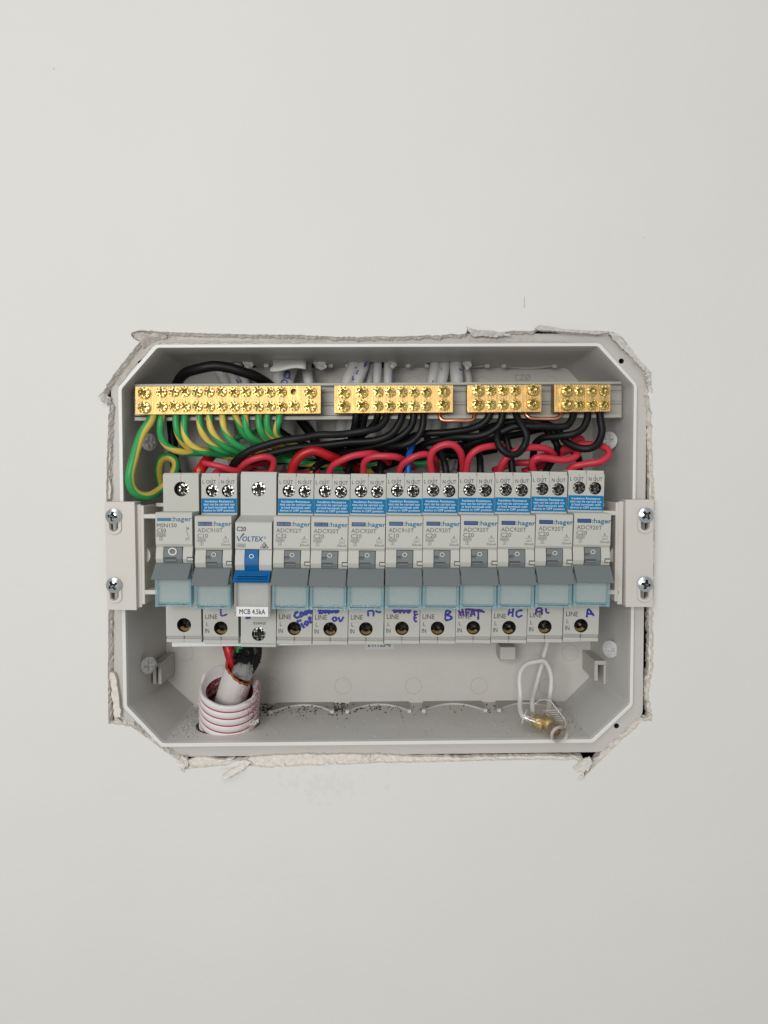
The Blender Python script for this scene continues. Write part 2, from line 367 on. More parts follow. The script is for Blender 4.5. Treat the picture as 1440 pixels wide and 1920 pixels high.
def line_rect(mb, x0, x1, z0, z1, t, y, mi=0):
    for a in ((x0, x1, z0, z0+t), (x0, x1, z1-t, z1), (x0, x0+t, z0+t, z1-t), (x1-t, x1, z0+t, z1-t)):
        mb.add([(a[0], y, a[2]), (a[1], y, a[2]), (a[1], y, a[3]), (a[0], y, a[3])], [(0, 1, 2, 3)], mi)
def flat_ring(mb, cx, cz, r0, r1, y, n=20, mi=0, asp=1.0):
    vs = []
    for i in range(n):
        c, s_ = math.cos(2*math.pi*i/n), math.sin(2*math.pi*i/n)
        vs += [(cx+c*r0, y, cz+s_*r0*asp), (cx+c*r1, y, cz+s_*r1*asp)]
    mb.add(vs, [(2*i, 2*i+1, (2*i+3) % (2*n), (2*i+2) % (2*n)) for i in range(n)], mi)

# wires
def spline(pts, step=1.6):
    P = [Vector(p) for p in pts]; P = [P[0]*2-P[1]]+P+[P[-1]*2-P[-2]]; out = []
    for i in range(1, len(P)-2):
        a, b, c, d = P[i-1:i+3]; n = max(2, int((c-b).length/step))
        for k in range(n):
            t = k/n
            out.append(0.5*((2*b)+(c-a)*t+(2*a-5*b+4*c-d)*t*t+(3*b-a-3*c+d)*t**3))
    out.append(P[-2]); return out
def tube(mb, pts, r, n=12, phase=0.0, mi=0, caps=True, rend=None, tw=1.0):
    pts = [p for i, p in enumerate(pts) if i == 0 or (p-pts[i-1]).length > 1e-4]
    m = len(pts); T = [(pts[min(i+1, m-1)]-pts[max(i-1, 0)]).normalized() for i in range(m)]
    u = T[0].cross(Vector((0, -1, 0)))
    if u.length < 0.1: u = T[0].orthogonal()
    u.normalize(); base = len(mb.v); L = 0.0; Ls = []
    if mb.uv is None: mb.uv = []
    for i in range(m):
        if i: L += (pts[i]-pts[i-1]).length*tw; u = (u-T[i]*u.dot(T[i])).normalized()
        w = T[i].cross(u); Ls.append(L)
        rr = r if rend is None else r+(rend-r)*i/(m-1)
        mb.v += [pts[i]+(u*math.cos(2*math.pi*k/n)+w*math.sin(2*math.pi*k/n))*rr for k in range(n)]
    for i in range(m-1):
        for k in range(n):
            j = (k+1) % n
            mb.f.append((base+i*n+k, base+i*n+j, base+(i+1)*n+j, base+(i+1)*n+k)); mb.mi.append(mi)
            a, b = k/n+phase, (k+1)/n+phase
            mb.uv.append(((a, Ls[i]), (b, Ls[i]), (b, Ls[i+1]), (a, Ls[i+1])))
    if caps:
        mb.f.append(tuple(base+k for k in range(n-1, -1, -1))); mb.uv.append([(0, 0)]*n); mb.mi.append(mi)
        mb.f.append(tuple(base+(m-1)*n+k for k in range(n))); mb.uv.append([(0, 0)]*n); mb.mi.append(mi)
    return mb
def P3(l): return [W(*p) for p in l]
def wire(name, label, cat, path, r, mat, group=None, phase=0.0, world=False, tw=1.0):
    pts = spline(path if world else P3(path)); mb = MB()
    sd = Vector((r*7, path[0][0]*0.37, path[0][1]*0.11))
    pts = [p+Vector((noise.noise(p*0.09+sd), noise.noise(p*0.11-sd)*0.6, noise.noise(p*0.08+sd*2)))*0.75*min(1, i/6, (len(pts)-1-i)/6) for i, p in enumerate(pts)]; tube(mb, pts, r, phase=phase, tw=tw)
    o = build(name, mb, mat, smooth=True); return tag(o, label, cat, group)

# screw heads as little height fields; head looks to -y
def screw_head(mb, r, h, dome=0.15, cross=0.16, reach=0.62, deep=0.35, notch=0.0, n=32, slot=False):
    f0 = len(mb.f)
    radii = [0, .12, .24, .34, .44, .54, .64, .74, .84, .93, 1.0]
    rings = []
    for q in radii[1:]:
        R = []
        for i in range(n):
            a = 2*math.pi*i/n; x, z = q*math.cos(a), q*math.sin(a)
            hh = h+dome*r*(1-q*q)
            wdt = cross*(1.15-0.3*q)
            if (abs(x) < wdt or abs(z) < wdt) and q < reach: hh -= deep*r*(1.25-q)
            elif q < 0.30: hh -= deep*r*0.8
            if slot and abs(x-z)*0.707 < cross*0.75: hh -= deep*r*0.5
            if notch and q > 0.66 and (i % 4 == 0): hh -= notch*r
            R.append((x*r, -hh, z*r))
        rings.append(R)
    mb.ring_loft([[(0.04*r*math.cos(2*math.pi*i/n), -(h+dome*r-deep*r*1.3), 0.04*r*math.sin(2*math.pi*i/n)) for i in range(n)]]+rings
                 + [[(x*1.01, 0, z*1.01) for x, _, z in rings[-1]]], True, True, False)
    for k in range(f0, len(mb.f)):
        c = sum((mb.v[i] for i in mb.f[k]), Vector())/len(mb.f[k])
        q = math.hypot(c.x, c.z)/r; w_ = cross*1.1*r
        if q < reach+0.02 and (abs(c.x) < w_ or abs(c.z) < w_ or q < 0.36): mb.mi[k] = 1  # recess faces get the darker second material as painted shade

# ============================================================ WALL
def jag(poly, step, amp, seed, fine=0.9):
    """subdivide a 2-D polygon and shake it"""
    out = []; n = len(poly)
    for i in range(n):
        a = Vector(poly[i][:2]); b = Vector(poly[(i+1) % n][:2]); L = (b-a).length; k = max(1, int(L/step)); d = (b-a).normalized() if L > 0 else Vector((1, 0)); nn = Vector((-d.y, d.x))
        am = amp*(poly[i][2] if len(poly[i]) > 2 else 1.0)
        for q in range(k):
            t = q/k; p = a.lerp(b, t)
            e = noise.noise(Vector((p.x*0.13, p.y*0.13, seed)))*am*1.0+noise.noise(Vector((p.x*0.9, p.y*0.9, seed+5)))*am*0.9+random.uniform(-1, 1)*am*fine*0.4
            if q == 0: e *= 0.5
            out.append((p.x+nn.x*e, p.y+nn.y*e))
    return out
def px2(l, y): return [((lambda w: (w.x, w.z))(W(p[0], p[1], y)))+tuple(p[2:]) for p in l]

wall_cut_px = [(246,624,.6),(262,618,.6),(300,622,.3),(420,626,.5),(560,628,.8),(640,632,.8),(770,630,.8),(872,626,1),(878,614,.8),(900,622,.6),
    (1000,620,.4),(1010,612,.3),(1080,620,.5),(1150,622,.5),(1166,632,.7),(1196,676,.8),(1214,692,1.2),(1221,722,1.2),(1215,740,1.0),
    (1222,770,.9),(1224,860,.9),(1228,935,.8),(1227,1000,.8),(1224,1140,.8),(1226,1250,1.1),(1218,1300,1.0),(1222,1352,.5),(1206,1352,.6),(1150,1404,.3),
    (1096,1457,.6),(1088,1442,.8),(1098,1426,.5),(1000,1425,.3),(900,1427,.4),(800,1430,.5),(700,1431,.6),(560,1437,.5),(500,1440,.6),(440,1434,.4),(342,1443,.8),(335,1428,.8),
    (290,1395,.6),(246,1362,.6),(203,1357,.3),(202,1250,.3),(203,1120,.3),(200,1000,.3),(199,900,.4),(203,790,.8),(205,762,1.0),(186,742,.8),(215,700,.3),(250,655,.8),(262,641,1.0),(250,634,.9)]
cut = jag(px2(wall_cut_px, 0), 1.3, 0.7, 3.1)
mb = MB()
xs = 1600
outer = [(-xs, -1300), (xs, -1300), (xs, 1900), (-xs, 1900)]
mb.plate(outer, [cut], 0.0)
wall = build('wall', mb, 'wall', origin=(0, 0, 0)); wall['kind'] = 'structure'; wall['label'] = 'pale grey white painted plasterboard wall'
# broken plaster edge: paper lip, then crumbly core sloping back under the face
mb = MB(); rings = []
cen = Vector((sum(p[0] for p in cut)/len(cut), sum(p[1] for p in cut)/len(cut)))
def inset(poly, d):
    n = len(poly); out = []
    for i in range(n):
        a = Vector(poly[i-3]); b = Vector(poly[(i+3) % n]); t = (b-a).normalized(); nn = Vector((-t.y, t.x))
        p = Vector(poly[i]);
        if (cen-p).dot(nn) < 0: nn = -nn
        dd = d if not callable(d) else d(p)
        out.append((p.x+nn.x*dd, p.y+nn.y*dd))
    return out
for k, (yy, d) in enumerate([(0.0, 0.0), (0.35, 0.2), (1.2, 0.35), (2.6, 0.9), (4.2, 1.2), (6.2, 1.0), (8.5, 0.9), (10.0, 0.6)]):
    ip = inset(cut, lambda p: d+(noise.noise(Vector((p.x*0.35, p.y*0.35, k*1.7)))*0.5*min(1, k/3)+noise.noise(Vector((p.x*1.3, p.y*1.3, k*2.7)))*0.8*min(1, k/3)))
    rings.append([(p[0], yy, p[1]) for p in ip])
mb.ring_loft(rings)
build('plaster_edge', mb, 'plaster', parent=wall)
# near-black sheet well behind, painting in the darkness of the wall cavity
mb = MB(); mb.box(-700, 700, 92, 95, -600, 600); o = build('cavity_shade_sheet', mb, 'gap', origin=(0, 92, 0)); o['kind'] = 'structure'

# torn bits lying on or hanging from the cut edge
def shard(name, pts, mat, parent, thick=0.6, seed=1.0, amp=0.3, step=0.9):
    """pts: (px, py, depth) ragged scrap of paper or board with some thickness"""
    P = P3(pts); n = len(P); fr = []
    for i in range(n):
        a, b = P[i], P[(i+1) % n]; k = max(1, int((b-a).length/step))
        for q in range(k):
            p = a.lerp(b, q/k); p = p+Vector((noise.noise(p*0.9+Vector((seed, 0, 0))), 0, noise.noise(p*0.9+Vector((0, 0, seed)))))*amp*1.6; fr.append(p)
    poly = [(p.x, p.z) for p in fr]; x0, x1 = min(p[0] for p in poly), max(p[0] for p in poly); z0, z1 = min(p[1] for p in poly), max(p[1] for p in poly)
    rnd = random.Random(int(seed*10)); ins = []
    for _ in range(int((x1-x0)*(z1-z0)*2.2)+6):
        q = (rnd.uniform(x0, x1), rnd.uniform(z0, z1))
        if inside(q, poly): ins.append(q)
    m_ = len(poly); vs, es, fs = delaunay_2d_cdt([Vector(q) for q in poly+ins], [(i, (i+1) % m_) for i in range(m_)], [], 0, 1e-6)[:3]
    fs = [tuple(f) for f in fs if inside(sum((vs[k] for k in f), Vector((0, 0)))/3, poly)]
    def dep(v):
        w = [1/((p.x-v.x)**2+(p.z-v.y)**2+0.02) for p in fr]; y = sum(a*p.y for a, p in zip(w, fr))/sum(w)
        return y+noise.noise(Vector((v.x*0.45, seed, v.y*0.45)))*amp*1.6+noise.noise(Vector((v.x*1.5, seed, v.y*1.5)))*amp*0.5
    top = [Vector((v.x, dep(v), v.y)) for v in vs]; m = MB(); nn = len(top)
    edge = {}
    for f in fs:
        for k in range(3): e = tuple(sorted((f[k], f[k-1]))); edge[e] = edge.get(e, 0)+1
    m.add(top+[p+Vector((0, thick, 0)) for p in top], fs+[tuple(i+nn for i in reversed(f)) for f in fs]+[(a, b, b+nn, a+nn) for (a, b), c in edge.items() if c == 1])
    return build(name, m, mat, parent=parent)
shard('torn_paper', [(183,742,-0.8),(190,752,-2),(201,757,-1.5),(204,768,0.5),(207,790,2),(212,788,3),(212,765,3),(206,745,2),(195,738,0)], 'paper', wall, 1.0, 1.0, 0.6)
shard('torn_paper', [(247,623,-0.5),(300,624,1),(318,632,3),(290,640,4),(268,652,3),(262,640,1),(254,634,0)], 'smear', wall, 1.0, 2.0, 0.6)
shard('torn_paper', [(875,611,-2),(884,618,-1.5),(930,620,-.7),(960,628,0),(930,632,1),(885,630,0.5),(879,622,-1)], 'paper', wall, 0.5, 3.0, 0.4)
shard('torn_paper', [(1003,615,-2.5),(1012,609,-3),(1060,617,-1.5),(1140,623,-.8),(1120,627,-.4),(1060,622,-1),(1012,619,-2)], 'paper', wall, 0.5, 4.0, 0.25)
shard('torn_paper', [(1140,620,-1),(1158,626,-1.5),(1188,660,-1),(1212,690,-0.6),(1208,694,0.2),(1180,665,0),(1150,636,0)], 'paper', wall, 0.7, 4.4, 0.4)
shard('torn_paper', [(1208,690,-1),(1219,694,-1.5),(1222,712,-1),(1224,735,-1),(1214,730,1),(1212,712,1)], 'paper', wall, 1.2, 5.0, 0.9)
shard('torn_paper', [(415,1460,-2),(418,1453,-3),(446,1436,-2),(462,1425,0),(472,1430,0),(455,1444,-2.5),(434,1455,-3.5),(420,1462,-3)], 'plaster', wall, 1.2, 6.0, 0.35)
shard('torn_paper', [(412,1442,-.6),(440,1428,-0.9),(460,1425,-0.9),(452,1436,-1.0)], 'wall', wall, 0.3, 6.4, 0.12)
shard('torn_paper', [(1080,1445,-.8),(1074,1438,-1.0),(1082,1432,-1.2),(1092,1424,-0.9),(1106,1420,-.4),(1112,1430,-.4),(1106,1442,-1.2),(1096,1447,-1.5)], 'crumb', wall, 1.2, 7.7, 0.6)
shard('torn_paper', [(1081,1460,-.5),(1090,1455,-.9),(1097,1458,-.6),(1088,1463,-.4)], 'crumb', wall, 0.4, 8.7, 0.4)
shard('torn_paper', [(1094,1455,-.4),(1086,1450,-.8),(1082,1440,-.6),(1094,1430,-.6),(1096,1440,0)], 'plaster', wall, 1.0, 7.0, 0.7)
shard('torn_paper', [(329,1432,0),(338,1418,1),(352,1420,2),(352,1434,1),(342,1446,-1)], 'plaster', wall, 2.0, 8.0, 1.1)
# crumbs along the edge
mb = MB()
def crumb(mb, c, r, mi=0):
    a = random.random()*6; vs = []
    for q in range(6):
        d = [(1,0,0),(-1,0,0),(0,1,0),(0,-1,0),(0,0,1),(0,0,-1)][q]
        v = Vector(d)*r*random.uniform(0.5, 1.3); v.rotate(Matrix.Rotation(a, 3, 'Y')); vs.append(Vector(c)+v)
    mb.add(vs, [(0,2,4),(2,1,4),(1,3,4),(3,0,4),(2,0,5),(1,2,5),(3,1,5),(0,3,5)], mi)
for i in range(520):
    p = random.choice(cut); q = Vector((p[0], random.uniform(0.4, 6), p[1])); t = Vector((cen.x-q.x, 0, cen.y-q.z)).normalized()
    crumb(mb, q+t*random.uniform(-0.1, 1.7), random.uniform(0.12, 0.5))
o = build('plaster_crumbs', mb, 'crumb', parent=wall); o['kind'] = 'stuff'
# scuffs on the paint: pencil mark, blue smudge, scratches
mb = MB()
mb.ribbon([W(983+random.uniform(-.6, .6), 557+i*4, -0.03) for i in range(6)], 0.16)
build('pencil_mark', mb, 'faint_ink', parent=wall)
mb = MB()
for i in range(26):
    x, y = 470+random.gauss(40, 45), 1640+random.gauss(10, 32); a = random.uniform(-1.2, -0.2)
    mb.ribbon([W(x+k*6*math.cos(a)+random.uniform(-1, 1), y-k*6*math.sin(a), -0.03) for k in range(random.randint(2, 6))], 0.07)
M['scratch'] = plastic('faint_scratch', (0.632, 0.628, 0.602), 0.7)
build('scratches', mb, 'scratch', parent=wall)

mb = MB()
for i in range(90):
    x, y = random.gauss(612, 45), random.gauss(1470, 15); c = W(x, y, -0.04); r = random.uniform(0.4, 1.4)
    mb.add([(c.x+r*random.uniform(.5, 1)*math.cos(k*1.05), -0.04-i*0.0004, c.z+r*1.6*random.uniform(.5, 1)*math.sin(k*1.05)) for k in range(6)], [(0, 1, 2, 3, 4, 5)])
o = build('rubbed_paint', mb, 'scratch', parent=wall); o['kind'] = 'stuff'
# ============================================================ ENCLOSURE
yR, yFl, yB = 1.5, 4.5, 68.0
rim_px = [(290,646),(1125,643),(1195,721),(1187,1323),(1113,1393),(302,1401),(231,1327),(221,727)]
rimin_px = [(295,652),(1121,649),(1189,723),(1181,1320),(1110,1386),(305,1394),(238,1324),(228,729)]
fl_px = [(286,623),(1140,626),(1213,699),(1205,1341),(1129,1410),(322,1419),(214,1345),(208,700)]
bk_px = [(350,690),(1062,690),(1112,745),(1106,1268),(1059,1315),(364,1321),(312,1274),(307,748)]
RO = px2(rim_px, yR); RI = px2(rimin_px, yR); FL = px2(fl_px, yFl); BK = px2(bk_px, yB)
def round_poly(poly, r, n=4):
    out = []; m = len(poly)
    for i in range(m):
        p = Vector(poly[i][:2]); a = (Vector(poly[i-1][:2])-p).normalized(); b = (Vector(poly[(i+1) % m][:2])-p).normalized()
        for k in range(n+1):
            t = k/n; q0 = p+a*r*(1-t); q1 = p+b*r*t
            out.append(tuple((p+a*r).lerp(p, t).lerp(p.lerp(p+b*r, t), t)))
    return out
RO, RI, FL, BK = [round_poly(q, r) for q, r in ((RO, 1.6), (RI, 1.3), (FL, 3), (BK, 1.6))]
enc = thing('switchboard_enclosure', 'open grey plastic octagonal wall box holding the breakers', 'electrical box', W(727, 1020, yB))
mb = MB(); m3 = [(p[0], yR, p[1]) for p in RO]; m4 = [(p[0], yR, p[1]) for p in RI]
mb.ring_loft([[(p[0], yFl-0.5, p[1]) for p in RO], m3, m4, [(p[0]*0.999, yR+3, p[1]*0.999) for p in RI]])
build('rim', mb, 'rim', enc, bevel=0.25)
# flange with its screw holes
holes = []
for hx, hy in ((1165,677),(263,678),(1156,1361),(261,1365)):
    c = W(hx, hy, yFl); holes.append(circle2(c.x, c.z, 1.35, 16))
holes_rim = [(p[0], p[1]) for p in RO]
mb = MB(); mb.plate([tuple(p) for p in FL], [holes_rim]+holes, yFl, thick=2.2); build('flange', mb, 'flange', enc, bevel=0.2)
mb = MB()
for hc in holes: mb.ring_loft([[(p[0], yFl+0.2, p[1]) for p in hc], [(p[0], yFl+6, p[1]) for p in hc]], True, False, True)
build('screw_hole', mb, 'gap', enc)
# side walls as separate panels (floor panel dirtier), with knockout cut-outs in the top one
nC = len(RI)
def lerp_ring(t): return [(a[0]*(1-t)+b[0]*t, (yR+3)*(1-t)+yB*t, a[1]*(1-t)+b[1]*t) for a, b in zip(RI, BK)]
rr = [lerp_ring(t) for t in (0, .2, .4, .6, .8, 1.0)]
topi = 4; boti = 24   # ring segments 4 (top-left corner end -> top-right corner start) and 24 (bottom)
mb = MB(); mbf = MB()
for k in range(5):
    for i in range(nC):
        j = (i+1) % nC; q = [rr[k][i], rr[k][j], rr[k+1][j], rr[k+1][i]]
        if i == topi and k >= 2: continue
        (mbf if i == boti else mb).add(q, [(0, 1, 2, 3)])
# top wall strip with real knockouts
A, B_, C_, D = [Vector(v) for v in (rr[2][topi], rr[2][topi+1], rr[5][topi+1], rr[5][topi])]
def topwall(u, v): return A.lerp(B_, u).lerp(D.lerp(C_, u), v)
def top_uv(px, py):          # where the ray through a photo pixel meets the top wall
    d = CR @ Vector(((px-720)/F, -(py-960)/F, -1)); n = (B_-A).cross(D-A); t = (A-CAM).dot(n)/d.dot(n); p = CAM+d*t
    v = (p.y-A.y)/(D.y-A.y); a = A.lerp(D, v); b = B_.lerp(C_, v); return (p.x-a.x)/(b.x-a.x), v
tholes = []
for x0, x1 in ((376, 470), (512, 585), (655, 738), (801, 868)):
    u0, u1 = top_uv(x0, 676)[0], top_uv(x1, 676)[0]
    poly = [(u0, 0.97), (u0+0.002, 0.60)]+[(u0+(u1-u0)*(0.5-0.5*math.cos(math.pi*i/10)), 0.60-0.16*math.sin(math.pi*i/10)) for i in range(1, 10)]+[(u1-0.002, 0.60), (u1, 0.97)]
    tholes.append(poly)
tmp = MB(); tmp.plate([(0, 0), (1, 0), (1, 1), (0, 1)], tholes, 0)
mb.add([topwall(v.x, v.z) for v in tmp.v], tmp.f)
build('side_walls', mb, 'box', enc)
build('bottom_wall', mbf, 'boxfloor', enc)
mb = MB(); bkp = [(p[0], p[1]) for p in BK]; mb.plate(bkp, [], yB); build('back_panel', mb, 'boxback', enc)
def floor_z(x, y):           # height of the box floor
    t = (y-(yR+3))/(yB-yR-3); z0 = (RI[24][1]+RI[25][1])/2; z1 = (BK[24][1]+BK[25][1])/2
    a, b = (RI[25][0], RI[25][1]), (RI[24][0], RI[24][1])
    s0 = RI[25][1]+(RI[24][1]-RI[25][1])*(x-RI[25][0])/(RI[24][0]-RI[25][0])
    s1 = BK[25][1]+(BK[24][1]-BK[25][1])*(x-BK[25][0])/(BK[24][0]-BK[25][0])
    return s0*(1-t)+s1*t
# knockout ribs on the floor and ceiling
def kx(px, y): return W(px, 960, y).x
for x0, x1 in ((507, 622), (651, 768), (795, 911), (937, 1052)):
    mb = MB(); a, b = kx(x0, 52), kx(x1, 52); pts = []
    for i in range(17):
        t = i/16; x = a+(b-a)*t; y = 50+14*math.sin(math.pi*t)**0.8; pts.append(Vector((x, y, floor_z(x, y)+0.3)))
    mb.uv = None; tube(mb, pts, 0.75, 6); mb.uv = None
    for xx in (a, b): mb.box(xx-1.1, xx+1.1, 48.5, 51.5, floor_z(xx, 50)-0.5, floor_z(xx, 50)+1.6)
    build('knockout_rib', mb, 'box', enc, bevel=0.2)
    mb = MB(); a2, b2 = a-1.5, b+1.5
    f = [Vector((a2, 51.5, floor_z(a2, 51.5)+0.25)), Vector((a2+2, 67.8, floor_z(a2, 67.8)+0.9)), Vector((b2-2, 67.8, floor_z(b2, 67.8)+0.9)), Vector((b2, 51.5, floor_z(b2, 51.5)+0.25))]
    arc = [p+Vector((0, 0, 0.05)) for p in pts]
    mb.add([f[0], f[1], f[2], f[3]]+arc, [tuple([0, 1, 2, 3]+list(range(4+16, 3, -1)))])
    build('knockout_panel', mb, 'strip', enc)
for x0, x1 in ((944, 1039), (800, 913), (652, 765), (500, 620), (372, 470)):
    mb = MB(); a, b = top_uv(x0, 683), top_uv(x1, 683); pts = []
    if x0 in (944,):
        for i in range(17):
            t = i/16; pts.append(topwall(a[0]+(b[0]-a[0])*t, a[1]+(0.97-a[1])*math.sin(math.pi*t)**0.8)+Vector((0, 0, -0.3)))
        tube(mb, pts, 0.7, 6); mb.uv = None
    if x0 == 800:
        for i in range(9):
            t = 0.5+0.5*i/8; pts.append(topwall(a[0]+(b[0]-a[0])*t, a[1]+(0.97-a[1])*math.sin(math.pi*t)**0.8)+Vector((0, 0, -0.3)))
        tube(mb, pts, 0.7, 6); mb.uv = None
    for q in (a, b):
        c = topwall(*q); mb.box(c.x-1.3, c.x+1.3, c.y-1.5, c.y+1.5, c.z-1.9, c.z+0.2)
    build('knockout_rib', mb, 'box', enc, bevel=0.2)
for sgn, pts_ in ((1, [(1131,1168,50),(1124,1178,53),(1120,1195,56),(1121,1215,56),(1130,1234,50)]), (-1, [(285,1165,50),(292,1176,54),(296,1195,56),(294,1215,56),(287,1230,52)])):
    m = MB(); tube(m, spline(P3(pts_), 1.0), 0.7, 6); m.uv = None
    for q in (pts_[0], pts_[-1]):
        c = W(*q); m.box(c.x-1, c.x+1.2, c.y-1.4, c.y+1.4, c.z-1.1, c.z+1.1)
    build('knockout_rib', m, 'box', enc, bevel=0.15)
# broken knockout skins
for i, (x, w) in enumerate(((462, 16), (597, 22), (735, 10), (873, 14))):
    shard('knockout_stub', [(x-w/2, 678, 46), (x+w/2, 676, 47), (x+w/2+4, 686, 46), (x+w/4, 693, 45), (x-w/3, 686, 44)], 'rim', enc, 1.6, i*3.3, 1.0, 1.2)
# bent flap
mb = MB(); fpts = []
for j in range(7):
    t = j/6; row = []
    for i in range(9):
        s = i/8; x = 511+(575-511)*s-(6 if j > 4 else 0)*(1-s)+ (4*t)*(0.5-s)
        y = 673+22*t+4*math.sin(s*5+1)*t*t*0.9-(3*s if j < 6 else 0)
        row.append(W(x, y, 46-16*math.sin(t*1.5)))
    fpts.append(row)
mb.ring_loft(fpts, False); o = build('knockout_flap', mb, 'box', enc, smooth=True); sm = o.modifiers.new('solid', 'SOLIDIFY'); sm.thickness = 0.0012
o['label'] = 'bent open knockout flap over a cable'
# slotted posts, square post, mounting screws
def slotted_post(x0, x1, z0, z1, side):
    mb = MB(); yf, yb = 40, 67.5; t = 1.9
    a, b = W(x0, z0, yf), W(x1, z1, yf)     # front face outline: inverted U
    mb.box(a.x, b.x, yf, yb, a.z, a.z-t*1.2)
    if side > 0: mb.box(a.x, a.x+t, yf, yb, a.z-t*1.2, b.z+2); mb.box(b.x-t, b.x, yf, yb, a.z-t*1.2, b.z)
    else: mb.box(a.x, a.x+t, yf, yb, a.z-t*1.2, b.z); mb.box(b.x-t, b.x, yf, yb, a.z-t*1.2, b.z+0)
    return build('cover_screw_post', mb, 'flange', enc, bevel=0.2)
slotted_post(1115, 1138, 1239, 1283, 1); slotted_post(286, 303, 1243, 1283, -1)
mb = MB(); a, b = W(938, 1213, 50), W(967, 1238, 50); mb.box(a.x, b.x, 50, 67.5, b.z, a.z); mb.box(a.x+.3, b.x-.3, 50.4, 67.5, b.z-1.2, b.z-0.15)
build('support_post', mb, 'flange', enc, bevel=0.5)
for k, (x, y, dx, mt) in enumerate(((1143,826,1,'painted_plug'),(1145,1217,1,'painted_plug'),(278,1247,-1,'dirty_plug'),(279,829,-1,'dirty_plug'))):
    d = 26; c = W(x, y, d); mb = MB(); screw_head(mb, 4.7, 0.6, 0.22, 0.13, 0.55, 0.25)
    rot = Matrix.Rotation(math.radians(-46*dx), 4, 'Z')
    mb.v = [rot @ v for v in mb.v]; mb.v = [Vector((v.x, v.y, v.z)) + c for v in mb.v]
    build('mounting_screw', mb, mt, enc, smooth=False)
# faint mould rings on the back panel
mb = MB()
for x, y in ((347,1224),(508,1286),(643,1286),(775,1286),(898,1286),(1069,1224),(1026,1288),(530,722),(640,722),(776,722),(905,722),(1033,722)):
    c = W(x, y, yB); flat_ring(mb, c.x, c.z, 4.75, 4.95, yB-0.06, 32)
build('mould_mark', mb, 'ring', enc)
mb = MB(); c = W(980, 708, yB)
put_text(mb, 'CZ\u00d8', c.x, c.z, 3.6, yB-0.08, 9.5); 
for v in mb.v: v.x = 2*c.x-v.x if False else v.x
build('moulded_lettering', mb, 'ring', enc)
# numbered sticker low on the back panel
mb = MB(); a, b = W(684, 1196, yB), W(739, 1217, yB); mb.box(a.x, b.x, yB-0.25, yB-0.05, b.z, a.z); st = build('number_sticker', mb, 'whiteplastic', enc)
mb = MB(); c = W(711, 1206.5, yB); put_text(mb, '241125-6', c.x, c.z, 3.6, yB-0.3, 13.6, 0.012); build('printing', mb, 'black_ink', st, local=False) if False else None
o = build('printing', mb, 'black_ink', enc)
# skim plaster smeared over the flange and blobs, plus one painted shaded edge
def smear(pts, seed, y=yFl-0.35, mat='smear', thick=0.3, amp=0.8):
    poly = jag(px2(pts, y), 1.6, amp, seed); m = MB(); m.plate(poly, [], y, thick)
    for v in m.v:
        if v.y < y+0.01: v.y += 0.35*noise.noise(Vector((v.x*0.5, seed, v.z*0.5)))
    return build('plaster_smear_and_shade', m, mat, enc)
smear([(262,626),(330,628),(330,638),(420,640),(560,636),(610,634),(612,641),(480,643),(300,643),(288,648),(252,688),(222,722),(213,716),(226,690),(262,655),(258,640)], 1.3)
smear([(880,632),(1060,640),(1070,642),(1060,641),(960,640),(880,640)], 2.3, thick=0.2, amp=0.5)
smear([(205,1260),(214,1262),(222,1300),(226,1345),(214,1345),(208,1300)], 5.1, y=1.5, mat='plaster', thick=2.5)
smear([(214,1343),(240,1360),(290,1396),(330,1421),(300,1410),(250,1376),(215,1356)], 6.1, y=2.5, mat='smear', thick=1.5, amp=0.4)
smear([(442,1425),(520,1415),(720,1415),(770,1419),(880,1420),(1020,1417),(1085,1421),(1098,1428),(900,1430),(700,1434),(500,1440),(400,1434)], 7.7, y=1.6, mat='plaster', thick=4, amp=0.5)
smear([(345,1428),(372,1420),(415,1424),(440,1421),(420,1434),(350,1442)], 8.8, y=2.6, mat='plaster', thick=3, amp=0.6)
smear([(1218,770),(1222,772),(1225,900),(1226,1100),(1225,1340),(1216,1340),(1215,1280),(1217,1200),(1219,1000),(1217,850)], 9.9, y=2.6, mat='plaster', thick=4, amp=0.6)
smear([(203,790),(206,800),(205,900),(207,935),(200,935),(200,840)], 10.9, y=1.8, mat='plaster', thick=4, amp=0.6)
smear([(1112,1432),(1206,1346),(1222,1350),(1210,1364),(1150,1408),(1104,1452),(1098,1450)], 12.1, y=2.2, mat='smear', thick=4, amp=0.35)  # grey colour carries the shade of the sloping broken edge
# dirt and crumbs on the floor of the box
def scatter(name, mat, n, fn, r0, r1, label):
    m = MB()
    for i in range(n):
        x, y = fn(); z = floor_z(x, y)+0.2
        crumb(m, (x, y, z), random.uniform(r0, r1)*random.uniform(0.5, 1))
    o = build(name, m, mat); o['kind'] = 'stuff'; o['label'] = label; return o
def f_back():
    px = random.choice((random.uniform(480, 960), random.uniform(490, 760), random.gauss(635, 12), random.gauss(500, 10))); y = min(67, max(26, random.gauss(58, 6))); return kx(px, y), y
def f_any(): y = random.uniform(8, 66); return kx(random.uniform(350, 1085), y), y
def f_br(): y = random.uniform(15, 60); return kx(1060+random.gauss(0, 26)+(40-y)*0.6, y), y
def f_bl(): y = random.uniform(10, 60); return kx(345+random.gauss(0, 14), y), y
scatter('dirt_specks', 'dirt', 480, f_back, 0.3, 0.95, 'brown dirt scattered along the back of the box floor')
def f_mix(): return random.choice((f_any, f_br, f_bl))()
scatter('dark_specks', 'dirt', 170, f_mix, 0.15, 0.45, 'dark specks on the box floor')
scatter('plaster_dust', 'crumb', 620, f_mix, 0.16, 0.5, 'white plaster crumbs on the box floor')

